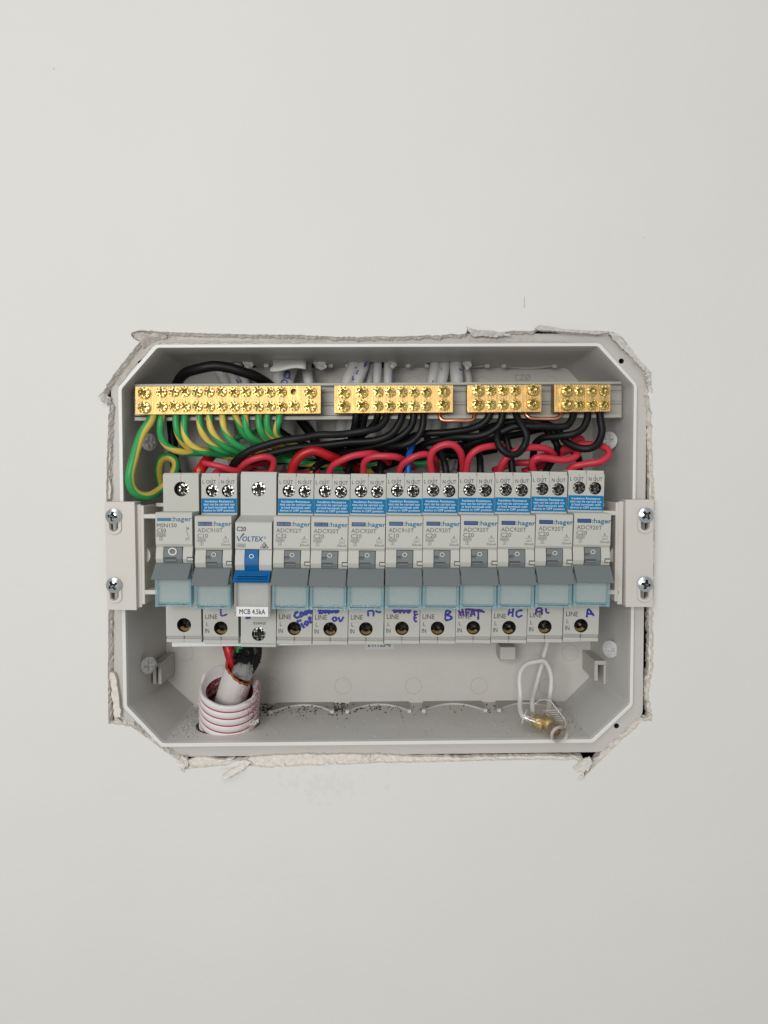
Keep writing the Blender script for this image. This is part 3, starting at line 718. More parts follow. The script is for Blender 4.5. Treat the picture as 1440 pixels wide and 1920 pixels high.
# ============================================================ CHASSIS (end brackets + rails)
ch = thing('breaker_chassis', 'beige plastic mounting frame screwed across the box carrying the breakers', 'mounting frame', W(727, 1040, 30))
def end_bracket(side):
    if side < 0: X = dict(o0=(196,941), o1=(252,941), o2=(256,1144), o3=(201,1143)); rows = (941, 1144)
    else: X = dict(o0=(1226,937), o1=(1173,937), o2=(1173,1138), o3=(1224,1138))
    yf, yb = -9.0, 0.8
    fr = [W(*X[k], yf) for k in ('o0', 'o1', 'o2', 'o3')]
    # round-cornered screw slots
    pl = [(p.x, p.z) for p in fr]; hs = []
    cs = ((213, 968), (214, 1097)) if side < 0 else ((1210, 966), (1209, 1095))
    for cx, cy in cs:
        c = W(cx-1*side, cy+16, yf); s = []
        for i in range(16):
            a = 2*math.pi*i/16; s.append((c.x+2.0*math.cos(a), c.z+2.0*math.sin(a)+(2.6 if math.sin(a) > 0 else -1.2)))
        hs.append(s)
    m = MB(); m.plate(pl, hs, yf, thick=2.6); 
    m.hexa([p+Vector((0, 2.6, 0)) for p in (fr[1]+Vector((side*2.2, 0, 0)), fr[1], fr[2], fr[2]+Vector((side*2.2, 0, 0)))], [p+Vector((0, yb-yf, 0)) for p in (fr[1]+Vector((side*2.2, 0, 0)), fr[1], fr[2], fr[2]+Vector((side*2.2, 0, 0)))])
    # outer skirt closing top, bottom and outside
    for a, b in ((0, 1), (2, 3), (3, 0)):
        p, q = fr[a], fr[b]; c = (fr[0]+fr[2])/2; d = Vector((0, 2.6, 0)); e = Vector((0, yb-yf, 0))
        pi, qi = p+(c-p).normalized()*2.2, q+(c-q).normalized()*2.2
        m.hexa([p+d, q+d, qi+d, pi+d], [p+e, q+e, qi+e, pi+e])
    br = build('end_bracket', m, 'beige', ch, bevel=0.35)
    # raised oval collars round the slots
    for h in hs:
        m = MB(); cx = sum(p[0] for p in h)/16; cz = sum(p[1] for p in h)/16
        ou = [(cx+(p[0]-cx)*2.0, cz+(p[1]-cz)*1.42) for p in h]; inn = [(cx+(p[0]-cx)*1.15, cz+(p[1]-cz)*1.08) for p in h]
        m.ring_loft([[(p[0], yf+0.02, p[1]) for p in ou], [(cx+(p[0]-cx)*.92, yf-0.8, cz+(p[1]-cz)*.95) for p in ou], [(p[0], yf-0.8, p[1]) for p in inn], [(p[0], yf+1.5, p[1]) for p in h]])
        o = build('slot_collar', m, 'beige', ch)
    # screws in the slots
    for k, (cx, cy) in enumerate(cs):
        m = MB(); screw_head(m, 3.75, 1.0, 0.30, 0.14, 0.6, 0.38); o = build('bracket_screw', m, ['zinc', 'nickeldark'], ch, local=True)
        c = W(cx, cy, yf-0.8); o.location = (ch.matrix_basis.inverted() @ (c*S)); o.rotation_euler = (0, 0.5+k*0.9+side*0.4, 0)
    # stepped inner wall leading down to the rail
    m = MB(); sx = -side
    xa = W(266 if side < 0 else 1158, 1040, -5).x
    z0, z1 = W(270, 944 if side < 0 else 938, -5).z, W(270, 1138 if side < 0 else 1132, -5).z
    zc0, zc1 = W(270, 966, -4).z, W(270, 1108, -4).z
    x_in = fr[1].x
    m.box(x_in, xa, -6.0, -3.2, z0-0.5, z1)                        # step just inside the face plate
    m.box(xa, xa+sx*1.6, -6.2, 30, z0-1, z1+1.5)                   # thin upright web
    m.box(xa+sx*1.6, xa+sx*9, 24, 26, zc0+4, zc1-3)                # floor of the pocket
    m.box(xa+sx*1.6, xa+sx*9, -4+18, 24, zc0+3.5, zc0+5.5)
    m.box(xa+sx*1.6, xa+sx*9, -4+18, 24, zc1-4.5, zc1-2.5)
    build('bracket_web', m, 'beige', ch, bevel=0.25)
    m = MB(); c = W(273 if side < 0 else 1152, 1041, -1)
    hc = [(c.x+sx*4.2*math.sin(math.pi*i/12)-sx*1.5, c.z+4.6*math.cos(math.pi*i/12)) for i in range(13)]
    m.plate(hc, [], -2.0, thick=18); build('bracket_boss', m, 'beige', ch, bevel=0.2)
    # cross bars to the breakers
    for (xa_, ya_, xb_, yb_) in (((264, 968, 300, 966), (268, 1110, 300, 1108)) if side < 0 else ((1160, 962, 1130, 964), (1160, 1110, 1130, 1108))):
        a, b = W(xa_, ya_, -5), W(xb_, yb_, -5); m = MB()
        m.box(a.x, b.x, -6, 4, a.z-1.1, a.z+1.1); build('cross_bar', m, 'beige', ch, bevel=0.3)
end_bracket(-1); end_bracket(1)
mb = MB(); zc = W(727, 1040, 40).z
mb.box(W(300, 1040, 40).x, W(1135, 1040, 40).x, 40, 42, zc-17, zc+17); build('din_rail', mb, 'strip', ch)
a, b = W(322, 1206, 3), W(1115, 1199, 3)
mb = MB(); z1, z2 = W(322, 1213, 3).z, W(1115, 1203, 3).z
mb.hexa([Vector((a.x, 3, a.z+3)), Vector((b.x, 3, b.z+3)), Vector((b.x, 3, z2)), Vector((a.x, 3, z1))], [Vector((a.x, 36, a.z+3)), Vector((b.x, 36, b.z+3)), Vector((b.x, 36, z2)), Vector((a.x, 36, z1))])
build('busbar_cover', mb, 'whiteplastic', ch, bevel=0.3)

# ============================================================ BREAKERS
yT, yLo, yN = -3.0, -1.5, -17.0
# small shared terminal screws
def mk_screw(name, mat, r, h=0.5, notch=0.14, deep=0.4, cross=0.2):
    m = MB(); screw_head(m, r, h, 0.05, 0.27, 0.70, 0.55, notch); return m
class Mod:
    """pixel -> module-local millimetres for the column the module was measured in"""
    def __init__(s, tl, tr, bl, br, ytop, ybot):
        s.xt = (W(tl, ytop, yT).x+W(tr, ytop, yT).x)/2; s.xb = (W(bl, ybot, yLo).x+W(br, ybot, yLo).x)/2
        s.zt = W(tl, ytop, yT).z; s.zb = W(bl, ybot, yLo).z
        s.zm = (s.zt+s.zb)/2; s.xm = (s.xt+s.xb)/2; s.cpx = (tl+tr)/2
        s.ang = math.atan2(s.xt-s.xb, s.zt-s.zb)
        s.loc = Vector((s.xm, 0, s.zm))
    def L(s, px, py, y):
        w = W(px, py, y); k = (w.z-s.zb)/(s.zt-s.zb)
        return Vector((w.x-(s.xb+(s.xt-s.xb)*k), y, w.z-s.zm))
    def z(s, py, y): return s.L(s.cpx, py, y).z
HW = 8.88
def breaker_body(root, m, R, holes_t, holes_b, mat='housing', hw=HW, side_line=True):
    """R: dict of pixel rows"""
    zt = m.z(R['top'], 0); z = m.z
    prof = [(38, zt-2), (38, z(R['bot'], 0)+3)]               # back
    f = [(1.2, z(R['bot'], 1.2)), (yLo+0.1, z(R['bot'], yLo)), (yLo+0.1, z(R['s2'], yLo)), (yLo+0.9, z(R['s2'], yLo)-0.05), (yLo+0.9, z(R['s1'], yLo)), (yLo, z(R['s1'], yLo))]
    f += [(yLo, z(R['low'], yLo)+6)]                          # lower face top (hidden beneath the nose)
    f += [(-15.6, z(R['low'], -15.6)+1.5), (-16.4, z(R['bar'], -16.4)), (-16.6, z(R['lev'], -16.6))]
    zc, zl = z(R['cham'], -15.2), z(R['lev'], -16.6)
    f += [(-17.5, zl+(zc-zl)*0.3), (-17.2, zl+(zc-zl)*0.65), (-16.2, zc)]
    f += [(-16.0, zc+0.1), (yN, z(R['nb'], yN)), (yN, z(R['nt'], yN)-0.6), (yN+0.7, z(R['nt'], yN)), (yT, z(R['led'], yT)), (yT, z(R['ft'], yT)), (yT+1.0, z(R['ft'], yT+1)), (yT+1.4, zt), (8, zt+0.2)]
    prof = prof+f
    n = len(prof)
    i_low = prof.index((yLo, z(R['s1'], yLo))); i_up = prof.index((yT, z(R['led'], yT)))
    b = MB(); b.prism(prof, -hw, hw, skip=(i_low, i_up))
    for i, y, hs in ((i_low, yLo, holes_b), (i_up, yT, holes_t)):
        z0, z1 = prof[i][1], prof[i+1][1]
        b.plate([(-hw, z0), (hw, z0), (hw, z1), (-hw, z1)], [circle2(h[0], h[1], h[2], 24) for h in hs], y)
    build('housing', b, mat, root, local=True, bevel=0.18)
    if R['s2']-R['s1'] > 3:
        g_ = MB(); g_.box(-hw+0.15, hw-0.15, yLo+0.75, yLo+1.5, z(R['s2'], yLo)-0.0, z(R['s1'], yLo)-0.25); build('groove_shade_strip', g_, 'strip', root, local=True)  # darker strip colour stands in for shade in the shallow groove
    # wells under the holes
    for y, hs, dp in ((yT, holes_t, 5), (yLo, holes_b, 8)):
        for h in hs:
            w = MB(); c = circle2(h[0], h[1], h[2], 24); rr = [(h[0]+(p[0]-h[0])*0.97, h[1]+(p[1]-h[1])*0.97) for p in c]
            w.ring_loft([[(p[0], y, p[1]) for p in c], [(p[0], y+0.4, p[1]) for p in rr], [(p[0], y+dp, p[1]) for p in rr]], True, False, True)
            build('terminal_well', w, 'hole', root, local=True)
    return prof
def lever_and_bar(root, m, R, X, mat, ring_r, slots, ring_mat='cream_ink', bar_out=-26.5, barx=None, ringc=None):
    z = m.z; zc, zl = z(R['cham'], -16.5), z(R['lev'], -17)
    lx0, lx1 = m.L(X[0], R['lev'], -17).x, m.L(X[1], R['lev'], -17).x
    def curve(off): return [(-16.6+off, zl), (-17.5+off, zl+(zc-zl)*0.3), (-17.2+off, zl+(zc-zl)*0.65), (-16.2+off, zc-0.05)]
    g = MB(); c = curve(-0.08); c[-1] = (c[-1][0], c[-1][1]+0.2); g.prism([(-12, c[0][1])]+c+[(-12, c[-1][1])], lx0-0.28, lx1+0.28); build('lever_slot', g, 'gap', root, local=True)
    l = MB(); c = curve(-0.45); l.prism([(-12, zl)]+c+[(-12, zc-0.1)], lx0, lx1)
    lv = build('lever', l, mat, root, local=True, bevel=0.12)
    k = MB(); cc = m.L(ringc[0], ringc[1], -17.8); flat_ring(k, cc.x, cc.z, ring_r*0.72, ring_r, -17.98, 24, asp=0.9)
    build('off_symbol', k, ring_mat, lv, local=True)
    for (a, b, c_, d) in slots:
        p, q = m.L(a, b, -17.8), m.L(c_, d, -17.8); s = MB(); s.box(p.x, q.x, -18.0, -16.5, q.z, p.z)
        s.box(p.x+0.3, q.x-0.1, -18.02, -18.0, q.z+0.2, q.z+(p.z-q.z)*0.45, 1)
        build('lever_notch', s, ['recess', mat], lv, local=True)  # dark box on the lever paints the shade of a recessed slot
    bx0, bx1 = barx if barx else (-HW+0.15, HW-0.15)
    zb = z(R['bar'], bar_out); b = MB()
    b.prism([(-17.0, zl+0.25), (-18.6, zl+0.05), (bar_out, zb+0.25), (bar_out+0.4, zb-0.1), (bar_out+2.2, zb-0.05), (-19.5, zl-3.6), (-16.8, zl-4.2)], bx0, bx1)
    build('handle_bar', b, mat, lv, local=True, bevel=0.22)
    return lv
def label_window(root, m, R, x0=None, x1=None, tint='aqua', wy=-19.6, cardmat='card', bot=None, hw=HW):
    z = m.z; zt, zb = z(R['bar']-3, wy), z(bot or R['low'], wy)
    x0, x1 = -hw+0.1, hw-0.1; e = tint+'_edge'
    c = MB(); c.box(x0+1.2, x1-1.2, -17.1, -16.3, zb+1.7, zt+2); build('label_card', c, cardmat, root, local=True)
    g = MB(); g.box(x0+1.3, x1-1.3, wy, wy+0.5, zb+1.75, zt)
    cv = build('label_cover', g, tint, root, local=True)
    s = MB()
    for a, b in ((x0, x0+1.25), (x1-1.25, x1)):
        s.box(a, b, wy-0.25, -16.2, zb+1.7, zt)
    s.box(x0+1.3, x1-1.3, wy-0.3, -16.5, zb+1.25, zb+1.7); s.box(x0+1.3, x1-1.3, wy-0.1, -16.9, zb, zb+0.75)
    build('cover_frame', s, e, cv, local=True, bevel=0.12)
    s = MB()
    for a, b in ((x0+0.05, x0+1.5), (x1-1.5, x1-0.05)): s.box(a, b, wy-0.45, -17, zb-0.15, zb+1.65)
    s.box(x0+4.2, x0+4.35, wy-0.2, -17, zb+0.1, zb+1.2); s.box(x1-4.35, x1-4.2, wy-0.2, -17, zb+0.1, zb+1.2)
    build('cover_hinge', s, e, cv, local=True, bevel=0.1)
def seams(root, m, R, xs_top, split=True):
    s = MB(); z = m.z
    t = 0.07
    for x in xs_top: s.box(x-t, x+t, yT-0.02, yT+0.5, z(R['ft']+1, yT), z(R['ft']+22, yT))
    s.box(-t, t, yLo+0.05, yLo+2, z(R['bot'], yLo)+0.1, z(R['s1'], yLo)); s.box(-t*0.6, t*0.6, yLo-0.02, yLo+0.3, z(R['s1'], yLo), z(R['s1']-9, yLo))
    s.box(-t, t, yT+0.8, yT+2, z(R['ft'], yT)+0.05, z(R['top'], yT+1)-0.1)
    build('seam', s, 'recess', root, local=True)
T_SCREW = None
def terminal_screws(root, holes, y, depth, mat, r=2.7, deep=False):
    for h in holes:
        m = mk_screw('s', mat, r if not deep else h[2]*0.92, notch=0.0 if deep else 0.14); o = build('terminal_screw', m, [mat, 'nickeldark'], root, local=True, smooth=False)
        o.location = Vector((h[0]+h[3], y+depth, h[1]+h[4]))*S; o.rotation_euler = (0, random.uniform(0, 1.5), 0)

def crescent(h):
    g = MB(); R0 = []
    for rr_, yy in ((h[2]*0.93, yLo+3.0), (h[2]*0.80, yLo+3.4), (h[2]*0.62, yLo+4.6)):
        R0.append([(h[0]+rr_*math.cos(math.radians(a)), yy, h[1]+rr_*math.sin(math.radians(a))*(1 if rr_ > h[2]*.9 else 1.0)-0.1) for a in range(212, 332, 10)])
    g.ring_loft(R0, False); return g
# --- RCBO, measured in the sixth column
R6 = dict(top=888.5, ft=895, led=966, nt=968.5, nb=1028, cham=1033, lev=1066, bar=1099.5, low=1143, s1=1195, s2=1201.5, bot=1208)
m6 = Mod(657, 724.5, 652, 719.5, 895, 1195)
def h_at(m, px, py, r, y): c = m.L(px, py, y); return [c.x, c.z, r, 0, 0]
HT6 = [h_at(m6, 677, 921, 3.15, yT), h_at(m6, 707, 921.5, 3.15, yT)]
HB6 = [h_at(m6, 686, 1179, 3.5, yLo)]
cols = [  # tl, tr, bl, br, dz(px of upper hole against 921), model, rating, handwriting id
    (375.5, 445.5, 380, 448, 919.0, 1179, 'ADC910T', 'C10'),
    (521, 589, 518, 585, 920, 1179, 'ADC932T', 'C32'),
    (589, 657, 585.5, 652, 921.5, 1179.5, 'ADC920T', 'C20'),
    (657, 724.5, 652, 719.5, 921.2, 1179.3, 'ADC920T', 'C20'),
    (725, 792, 719.8, 787, 920.0, 1178, 'ADC910T', 'C10'),
    (792, 860, 787, 853.5, 919.9, 1177.8, 'ADC920T', 'C20'),
    (860.5, 928, 854, 920, 919.2, 1176.5, 'ADC920T', 'C20'),
    (928.5, 996, 920.5, 987.5, 918.8, 1176.2, 'ADC920T', 'C20'),
    (996.5, 1065, 988, 1054, 916.7, 1175, 'ADC920T', 'C20'),
    (1066, 1134, 1055, 1122.5, 914.3, 1173, 'ADC920T', 'C20')]
labels = {0: 'ten amp breaker with blue marker L between main switch and blue-handled breaker',
 1: 'C32 breaker marked COOK TOP in blue, right of the blue-handled breaker',
 2: 'C20 breaker marked OV in blue marker under a smudged word',
 3: 'C20 breaker with a cut-off two-stroke marker scrawl, between OV and a C10 breaker',
 4: 'C10 breaker with smeared five-letter marker word running down its right edge',
 5: 'C20 breaker marked with a single blue letter B',
 6: 'C20 breaker with violet marker word scrawled over its LINE print',
 7: 'C20 breaker with neat blue letters HC beside LINE',
 8: 'C20 breaker with purple letters crossing LINE, second from the right end',
 9: 'C20 breaker marked with a single blue A, rightmost in the row'}
GROUP = 'row of circuit breakers'
def rcbo_text(model, rating):
    a = MB(); y = yN-0.04
    c = m6.L(658.5, 995.5, yN); put_text(a, model, c.x, c.z, 1.95, y, 12.2, align='L')
    c = m6.L(658, 1005.5, yN); put_text(a, rating, c.x, c.z, 1.95, y, 5.1, align='L')
    c = m6.L(665.5, 1013.3, yN); put_text(a, '6000', c.x, c.z, 1.2, y, 3.5); line_rect(a, c.x-2.1, c.x+2.1, c.z-0.9, c.z+0.9, 0.12, y)
    c = m6.L(665.5, 1020.5, yN); put_text(a, '3', c.x, c.z, 1.2, y); line_rect(a, c.x-0.85, c.x+0.85, c.z-0.9, c.z+0.9, 0.12, y)
    c = m6.L(711, 1008.2, yN); put_text(a, 'A', c.x, c.z, 1.35, y)
    c = m6.L(711, 1014.6, yN); line_rect(a, c.x-1.35, c.x+1.35, c.z-0.85, c.z+0.85, 0.12, y); put_text(a, '~', c.x, c.z-0.1, 1.0, y, 1.3); a.ribbon([(c.x-1, y, c.z-.55), (c.x-.4, y, c.z-.55), (c.x-.1, y, c.z-.2), (c.x+.8, y, c.z-.2)], 0.12)
    c = m6.L(711, 1022.3, yN); put_text(a, '30mA', c.x, c.z, 1.15, y, 4.6)
    return a
def rcbo_term_text():
    a = MB(); y = yT-0.04
    for px, s in ((672.5, 'L OUT'), (707.5, 'N OUT')):
        c = m6.L(px, 904.5, yT); put_text(a, s, c.x, c.z, 1.85, y, 6.7)
    up_ = a; a = MB(); y = yLo-0.04
    c = m6.L(669, 1157.5, yLo); put_text(a, 'LINE', c.x, c.z, 2.35, y, 6.0)
    c = m6.L(661, 1171.5, yLo); put_text(a, 'L', c.x, c.z, 1.9, y)
    c = m6.L(660.5, 1184, yLo); put_text(a, 'IN', c.x, c.z, 2.2, y, 2.1)
    return up_, a
modules = []
proto = None
mA, mT = {}, None
for i, (tl, tr, bl, br, yh, yhb, model, rating) in enumerate(cols):
    xt = (W(tl, 895, yT).x+W(tr, 895, yT).x)/2; xb = (W(bl, 1195, yLo).x+W(br, 1195, yLo).x)/2
    ang = math.atan2(xt-xb, m6.zt-m6.zb)
    ref = m6.loc.z
    dz = (W(700, yh, yT).z-W(700, 921, yT).z+W(700, yhb, yLo).z-W(700, 1179, yLo).z)/2
    root = thing('circuit_breaker', labels[i], 'circuit breaker', ((xt+xb)/2, 0, ref+dz), GROUP, ang)
    modules.append(root)
    if proto is None:
        proto = root
        breaker_body(root, m6, R6, HT6, HB6)
        lever_and_bar(root, m6, R6, (673.5, 703), 'lever', 1.15, ((674, 1044, 681.5, 1049), (674, 1054.5, 694.5, 1061)), ringc=(688.5, 1041))
        label_window(root, m6, R6)
        seams(root, m6, R6, (HT6[0][0], HT6[1][0], 0.0))
        # blue warning sticker
        s = MB(); a, b = m6.L(658, 935.5, yT), m6.L(724, 963, yT); s.box(-HW+0.1, HW-0.1, yT-0.12, yT+0.2, b.z, a.z); st0 = build('warning_sticker', s, 'sticker', root, local=True)
        s = MB()
        for k, (ln, wd) in enumerate((('Insulation Resistance', 14.2), ('test can be carried out', 15.6), ('at load terminals with', 14.6), ('device in OFF position', 15.6))):
            z_ = a.z-0.95-(a.z-b.z-1.3)*(k+0.32)/4; put_text(s, ln, 0, z_, 1.12, yT-0.16, wd, 0.0)
        build('printing', s, 'white_ink', st0, local=True)
        # notch on the right flank, its shade painted as a dark box
        p, q = m6.L(711, 1053, -17.6), m6.L(721.5, 1061, -17.6); s = MB(); s.box(p.x, q.x, -17.6, -16, q.z, p.z); s.box(p.x+0.35, q.x+0.01, -17.64, -17.6, q.z+0.4, p.z-0.5, 1); build('side_notch', s, ['recess', 'housing'], root, local=True)
        for s in rcbo_term_text(): build('terminal_lettering', s, 'ink', root, local=True)
        s = MB(); c = m6.L(705, 982.5, yN); put_text(s, ':hager', c.x, c.z-0.1, 2.15, yN-0.05, 9.2, 0.030); build('logo', s, 'logo_blue', root, local=True)
        kids = [(c_, [g for g in c_.children]) for c_ in root.children]
    else:
        for c_, gs in kids:
            d = dup(c_, root)
            for g in gs:
                e = dup(g, d)
                for gg in g.children: dup(gg, e)
    # own screws, button and printing
    hs = [list(h) for h in HT6]
    par = -(xt)/392*5.0                     # screws sit where they sit; parallax does the rest
    for k, h in enumerate(hs):
        h[3] = random.uniform(-0.25, 0.25)
    terminal_screws(root, hs, yT, 2.6, 'nickel', 2.75)
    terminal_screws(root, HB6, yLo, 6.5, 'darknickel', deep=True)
    g = crescent(HB6[0]); build('clamp_edge', g, 'gold', root, local=True, smooth=True)
    g = MB(); p, q = m6.L(659.5, 979.5, yN), m6.L(685.5, 987, yN); up = i in (0, 1, 2)
    g.box(p.x, q.x, yN-0.08, yN+1, q.z, p.z, 1); g.box(p.x+0.25, q.x-0.3, yN-0.5 if up else yN-0.35, yN+0.5, q.z+0.25, p.z-0.2, 0)
    build('test_button', g, ['blue_button', 'gap'], root, local=True, bevel=0.08)
    if up:
        g = MB(); c = m6.L(673, 983.2, yN); put_text(g, 'T', c.x, c.z, 1.0, yN-0.54, 2.0); g.ribbon([(c.x-2.2, yN-.54, c.z+.1), (c.x-1, yN-.54, c.z+.1)], 0.25); g.ribbon([(c.x+1, yN-.54, c.z+.1), (c.x+2.2, yN-.54, c.z+.1)], 0.25)
        build('button_print', g, 'gap', root, local=True)
    if model not in mA:
        o = build('rating_lettering', rcbo_text(model, rating), 'faint_ink', root, local=True); mA[model] = o
    else: dup(mA[model], root)

# --- main switch, first column
mS = Mod(304.5, 373, 310.5, 379, 890, 1192)
RS = dict(top=887, ft=889.5, led=958.5, nt=960.5, nb=1020, cham=1026, lev=1056, bar=1087, low=1137, s1=1192, s2=1198, bot=1204)
root = thing('circuit_breaker', 'main isolator MSN150 with one wide screw hole, leftmost in the row', 'circuit breaker', mS.loc, GROUP, mS.ang); modules.insert(0, root)
HTS = [h_at(mS, 340, 917, 3.7, yT)]; HBS = [h_at(mS, 345, 1172, 3.6, yLo)]
breaker_body(root, mS, RS, HTS, HBS)
lever_and_bar(root, mS, RS, (307.5, 342), 'lever', 2.1, ((308, 1044.5, 331, 1052.5),), ringc=(323.5, 1034), bar_out=-26.5)
label_window(root, mS, RS)
seams(root, mS, RS, (0.0,))
HTS[0][3] = 0.4; terminal_screws(root, HTS, yT, 4.2, 'nickel', 2.7)
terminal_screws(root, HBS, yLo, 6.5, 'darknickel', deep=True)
g = crescent(HBS[0]); build('clamp_edge', g, 'gold', root, local=True, smooth=True)
p, q = mS.L(350, 1044.5, -17.6), mS.L(361.5, 1052.5, -17.6); s = MB(); s.box(p.x, q.x, -17.6, -16, q.z, p.z); s.box(p.x+0.35, q.x+0.01, -17.64, -17.6, q.z+0.4, p.z-0.5, 1); build('side_notch', s, ['recess', 'housing'], root, local=True)  # flank notch shade painted as a dark box
y = yN-0.04
s = MB(); c = mS.L(340.5, 973, yN); put_text(s, ':hager', c.x, c.z, 2.2, yN-0.05, 9.6, 0.026)
p, q = mS.L(294.5, 971, yN), mS.L(321, 977, yN); s.add([(p.x, y, p.z), (q.x, y, p.z), (q.x, y, q.z), (p.x, y, q.z)], [(0, 1, 2, 3)]); build('logo', s, 'logo_blue', root, local=True)
s = MB()
c = mS.L(294, 985, yN); put_text(s, 'MSN150', c.x, c.z, 1.85, y, 9.6, align='L')
c = mS.L(294, 994.5, yN); put_text(s, 'C50', c.x, c.z, 1.85, y, 4.4, align='L')
c = mS.L(302, 1002.5, yN); put_text(s, '5000', c.x, c.z, 1.3, y, 3.8); line_rect(s, c.x-2.2, c.x+2.2, c.z-0.95, c.z+0.95, 0.13, y)
c = mS.L(302, 1009.8, yN); put_text(s, '3', c.x, c.z, 1.25, y); line_rect(s, c.x-0.85, c.x+0.85, c.z-0.9, c.z+0.9, 0.13, y)
def lp(px, py): c = mS.L(px, py, yN); return (c.x, y, c.z)
for l in ([(352.5,988),(352.5,994)], [(350.5,992),(355,992)], [(349,994),(352,1002)], [(352,1002),(352,1005),(354.5,1005),(354.5,1009),(351.5,1009),(351.5,1011),(354.5,1011),(354.5,1013)], [(350,990),(355,990)]):
    s.ribbon([lp(*q_) for q_ in l], 0.2)
c = mS.L(349.5, 990, yN); put_text(s, '1', c.x, c.z, 1.2, y); c = mS.L(349, 1011, yN); put_text(s, '2', c.x, c.z, 1.2, y)
build('rating_lettering', s, 'ink', root, local=True)

# --- blue handled breaker, third column
mV = Mod(449.5, 520, 451, 518, 890, 1195)
RV = dict(top=885, ft=889.5, led=966, nt=979, nb=1029, cham=1031, lev=1070, bar=1093, low=1157, s1=1206, s2=1208, bot=1213)
root = thing('circuit_breaker', 'breaker with blue lever and clear window labelled MCB 4.5kA', 'circuit breaker', mV.loc, GROUP, mV.ang); modules.insert(2, root)
HTV = [h_at(mV, 485, 917, 3.6, yT)]; HBV = [h_at(mV, 485, 1189, 3.5, yLo)]
breaker_body(root, mV, RV, HTV, HBV, 'housing_white')
lever_and_bar(root, mV, RV, (459.5, 484.5), 'blue_lever', 1.15, ((460, 1055, 484, 1056), (460, 1060.5, 484, 1061.5)), ringc=(471.5, 1043), ring_mat='white_ink', bar_out=-24.5)
g = MB()
for py in (1079, 1083, 1087):
    c0, c1 = mV.L(444, py, -22), mV.L(500, py, -22); g.box(c0.x, c1.x, -22.0-(py-1079)*0.22-0.6, -20, c0.z-0.1, c0.z+0.22)
build('grip_ridge', g, 'blue_lever', root, local=True)
label_window(root, mV, RV, tint='clear', cardmat='whiteplastic', bot=1155)
a, b = mV.L(443.5, 1137.5, -20), mV.L(503, 1156, -20); g = MB(); g.box(a.x, b.x, -20.25, -20.05, b.z, a.z); pl = build('paper_label', g, 'whiteplastic', root, local=True)
g = MB(); put_text(g, 'MCB 4.5kA', (a.x+b.x)/2, (a.z+b.z)/2, 2.3, -20.3, 12.4, 0.022); build('printing', g, 'black_ink', pl, local=True)
terminal_screws(root, HTV, yT, 1.4, 'nickel', 3.35); terminal_screws(root, HBV, yLo, 2.6, 'nickel', 3.3)
s = MB(); c = mV.L(444, 992, yN); put_text(s, 'C20', c.x, c.z, 2.1, y, 4.4, 0.03, align='L')
c = mV.L(452, 1023, yN); put_text(s, '4500', c.x, c.z, 1.1, y, 3.3); line_rect(s, c.x-2.15, c.x+2.15, c.z-0.85, c.z+0.85, 0.15, y)
c = mV.L(495.5, 1022.5, yN); tri = [(c.x-1.9, y, c.z-1.2), (c.x+1.9, y, c.z-1.2), (c.x, y, c.z+1.5), (c.x-1.9, y, c.z-1.2)]
for k in range(3): s.ribbon([tri[k], tri[k+1]], 0.3)
s.ribbon([(c.x-.7, y, c.z-.3), (c.x-.1, y, c.z-.8), (c.x+.9, y, c.z+.3)], 0.35); flat_ring(s, c.x, c.z-.35, .55, .8, y, 12)
c = mV.L(487, 1168.5, yLo); put_text(s, 'B240420', c.x, c.z, 1.35, yLo-0.04, 6.2, 0.012)
build('rating_lettering', s, 'black_ink', root, local=True)
s = MB(); c = mV.L(473, 1010.5, yN); put_text(s, 'OLTEX', c.x, c.z, 2.35, y, 9.9, 0.03, slant=0.15)
s.ribbon([(q.x, y, q.z) for q in (mV.L(444.5, 1005.5, yN), mV.L(448, 1014.5, yN), mV.L(452, 1007, yN), mV.L(457.5, 1000.5, yN))], 0.75)
c = mV.L(496.5, 1008, yN); flat_ring(s, c.x, c.z, .45, .6, y, 12); put_text(s, 'R', c.x, c.z, .5, y)
build('logo', s, 'logo_navy', root, local=True)
sm = MB(); c0 = [(457,937),(462,938),(468,941),(473,944)]; sm.ribbon([ (lambda q: (q.x, yT-0.03, q.z))(mV.L(a_, b_, yT)) for a_, b_ in c0], 0.7)
M['smudge'] = plastic('pale_blue_smudge', (0.42, 0.46, 0.50), 0.6, 0.3, 900); build('pen_smudge', sm, 'smudge', root, local=True)

# --- handwriting
def hand(idx, strokes, mat='marker', w=1.0, depth=None):
    r = modules[idx]; m = MB()
    for st in strokes:
        P = [W(x, y, (depth or yLo)-0.07) for x, y in st]
        P = spline(P, 0.5) if len(P) > 2 else [P[0].lerp(P[1], t/4) for t in range(5)]
        P = [p-Vector((0, 0.0006*q+0.012*strokes.index(st), 0)) for q, p in enumerate(P)]
        m.ribbon(P, w*1.3)
    build('handwriting', m, mat, r)
def z1(l): return [[(500+x/6.545, 1030+y/6.545) for x, y in s] for s in l]
def z2(l): return [[(860+x/3.79, 860+y/3.79) for x, y in s] for s in l]
def z3(l): return [[(500+x/4, 860+y/4) for x, y in s] for s in l]
hand(1, [[(413.6,1139),(414,1147),(414,1154.5)],[(414,1154.5),(420,1154),(426,1151.5)]], 'marker_violet', 0.75)
hand(2, [[(460,1158.8),(470,1158.4)]], 'marker', 0.9)
hand(3, z1([[(390,768),(350,785),(345,825),(375,840),(405,825)],[(435,770),(410,795),(425,825),(450,800),(435,770)],[(480,755),(460,785),(475,805),(497,780),(480,755)],[(515,735),(515,790)],[(560,755),(520,762),(555,790)],
   [(365,890),(425,868)],[(420,905),(440,940),(465,965)],[(480,880),(468,915),(495,930),(508,895),(480,880)],[(515,830),(530,870),(545,910)],[(515,830),(540,845),(528,872)]]))
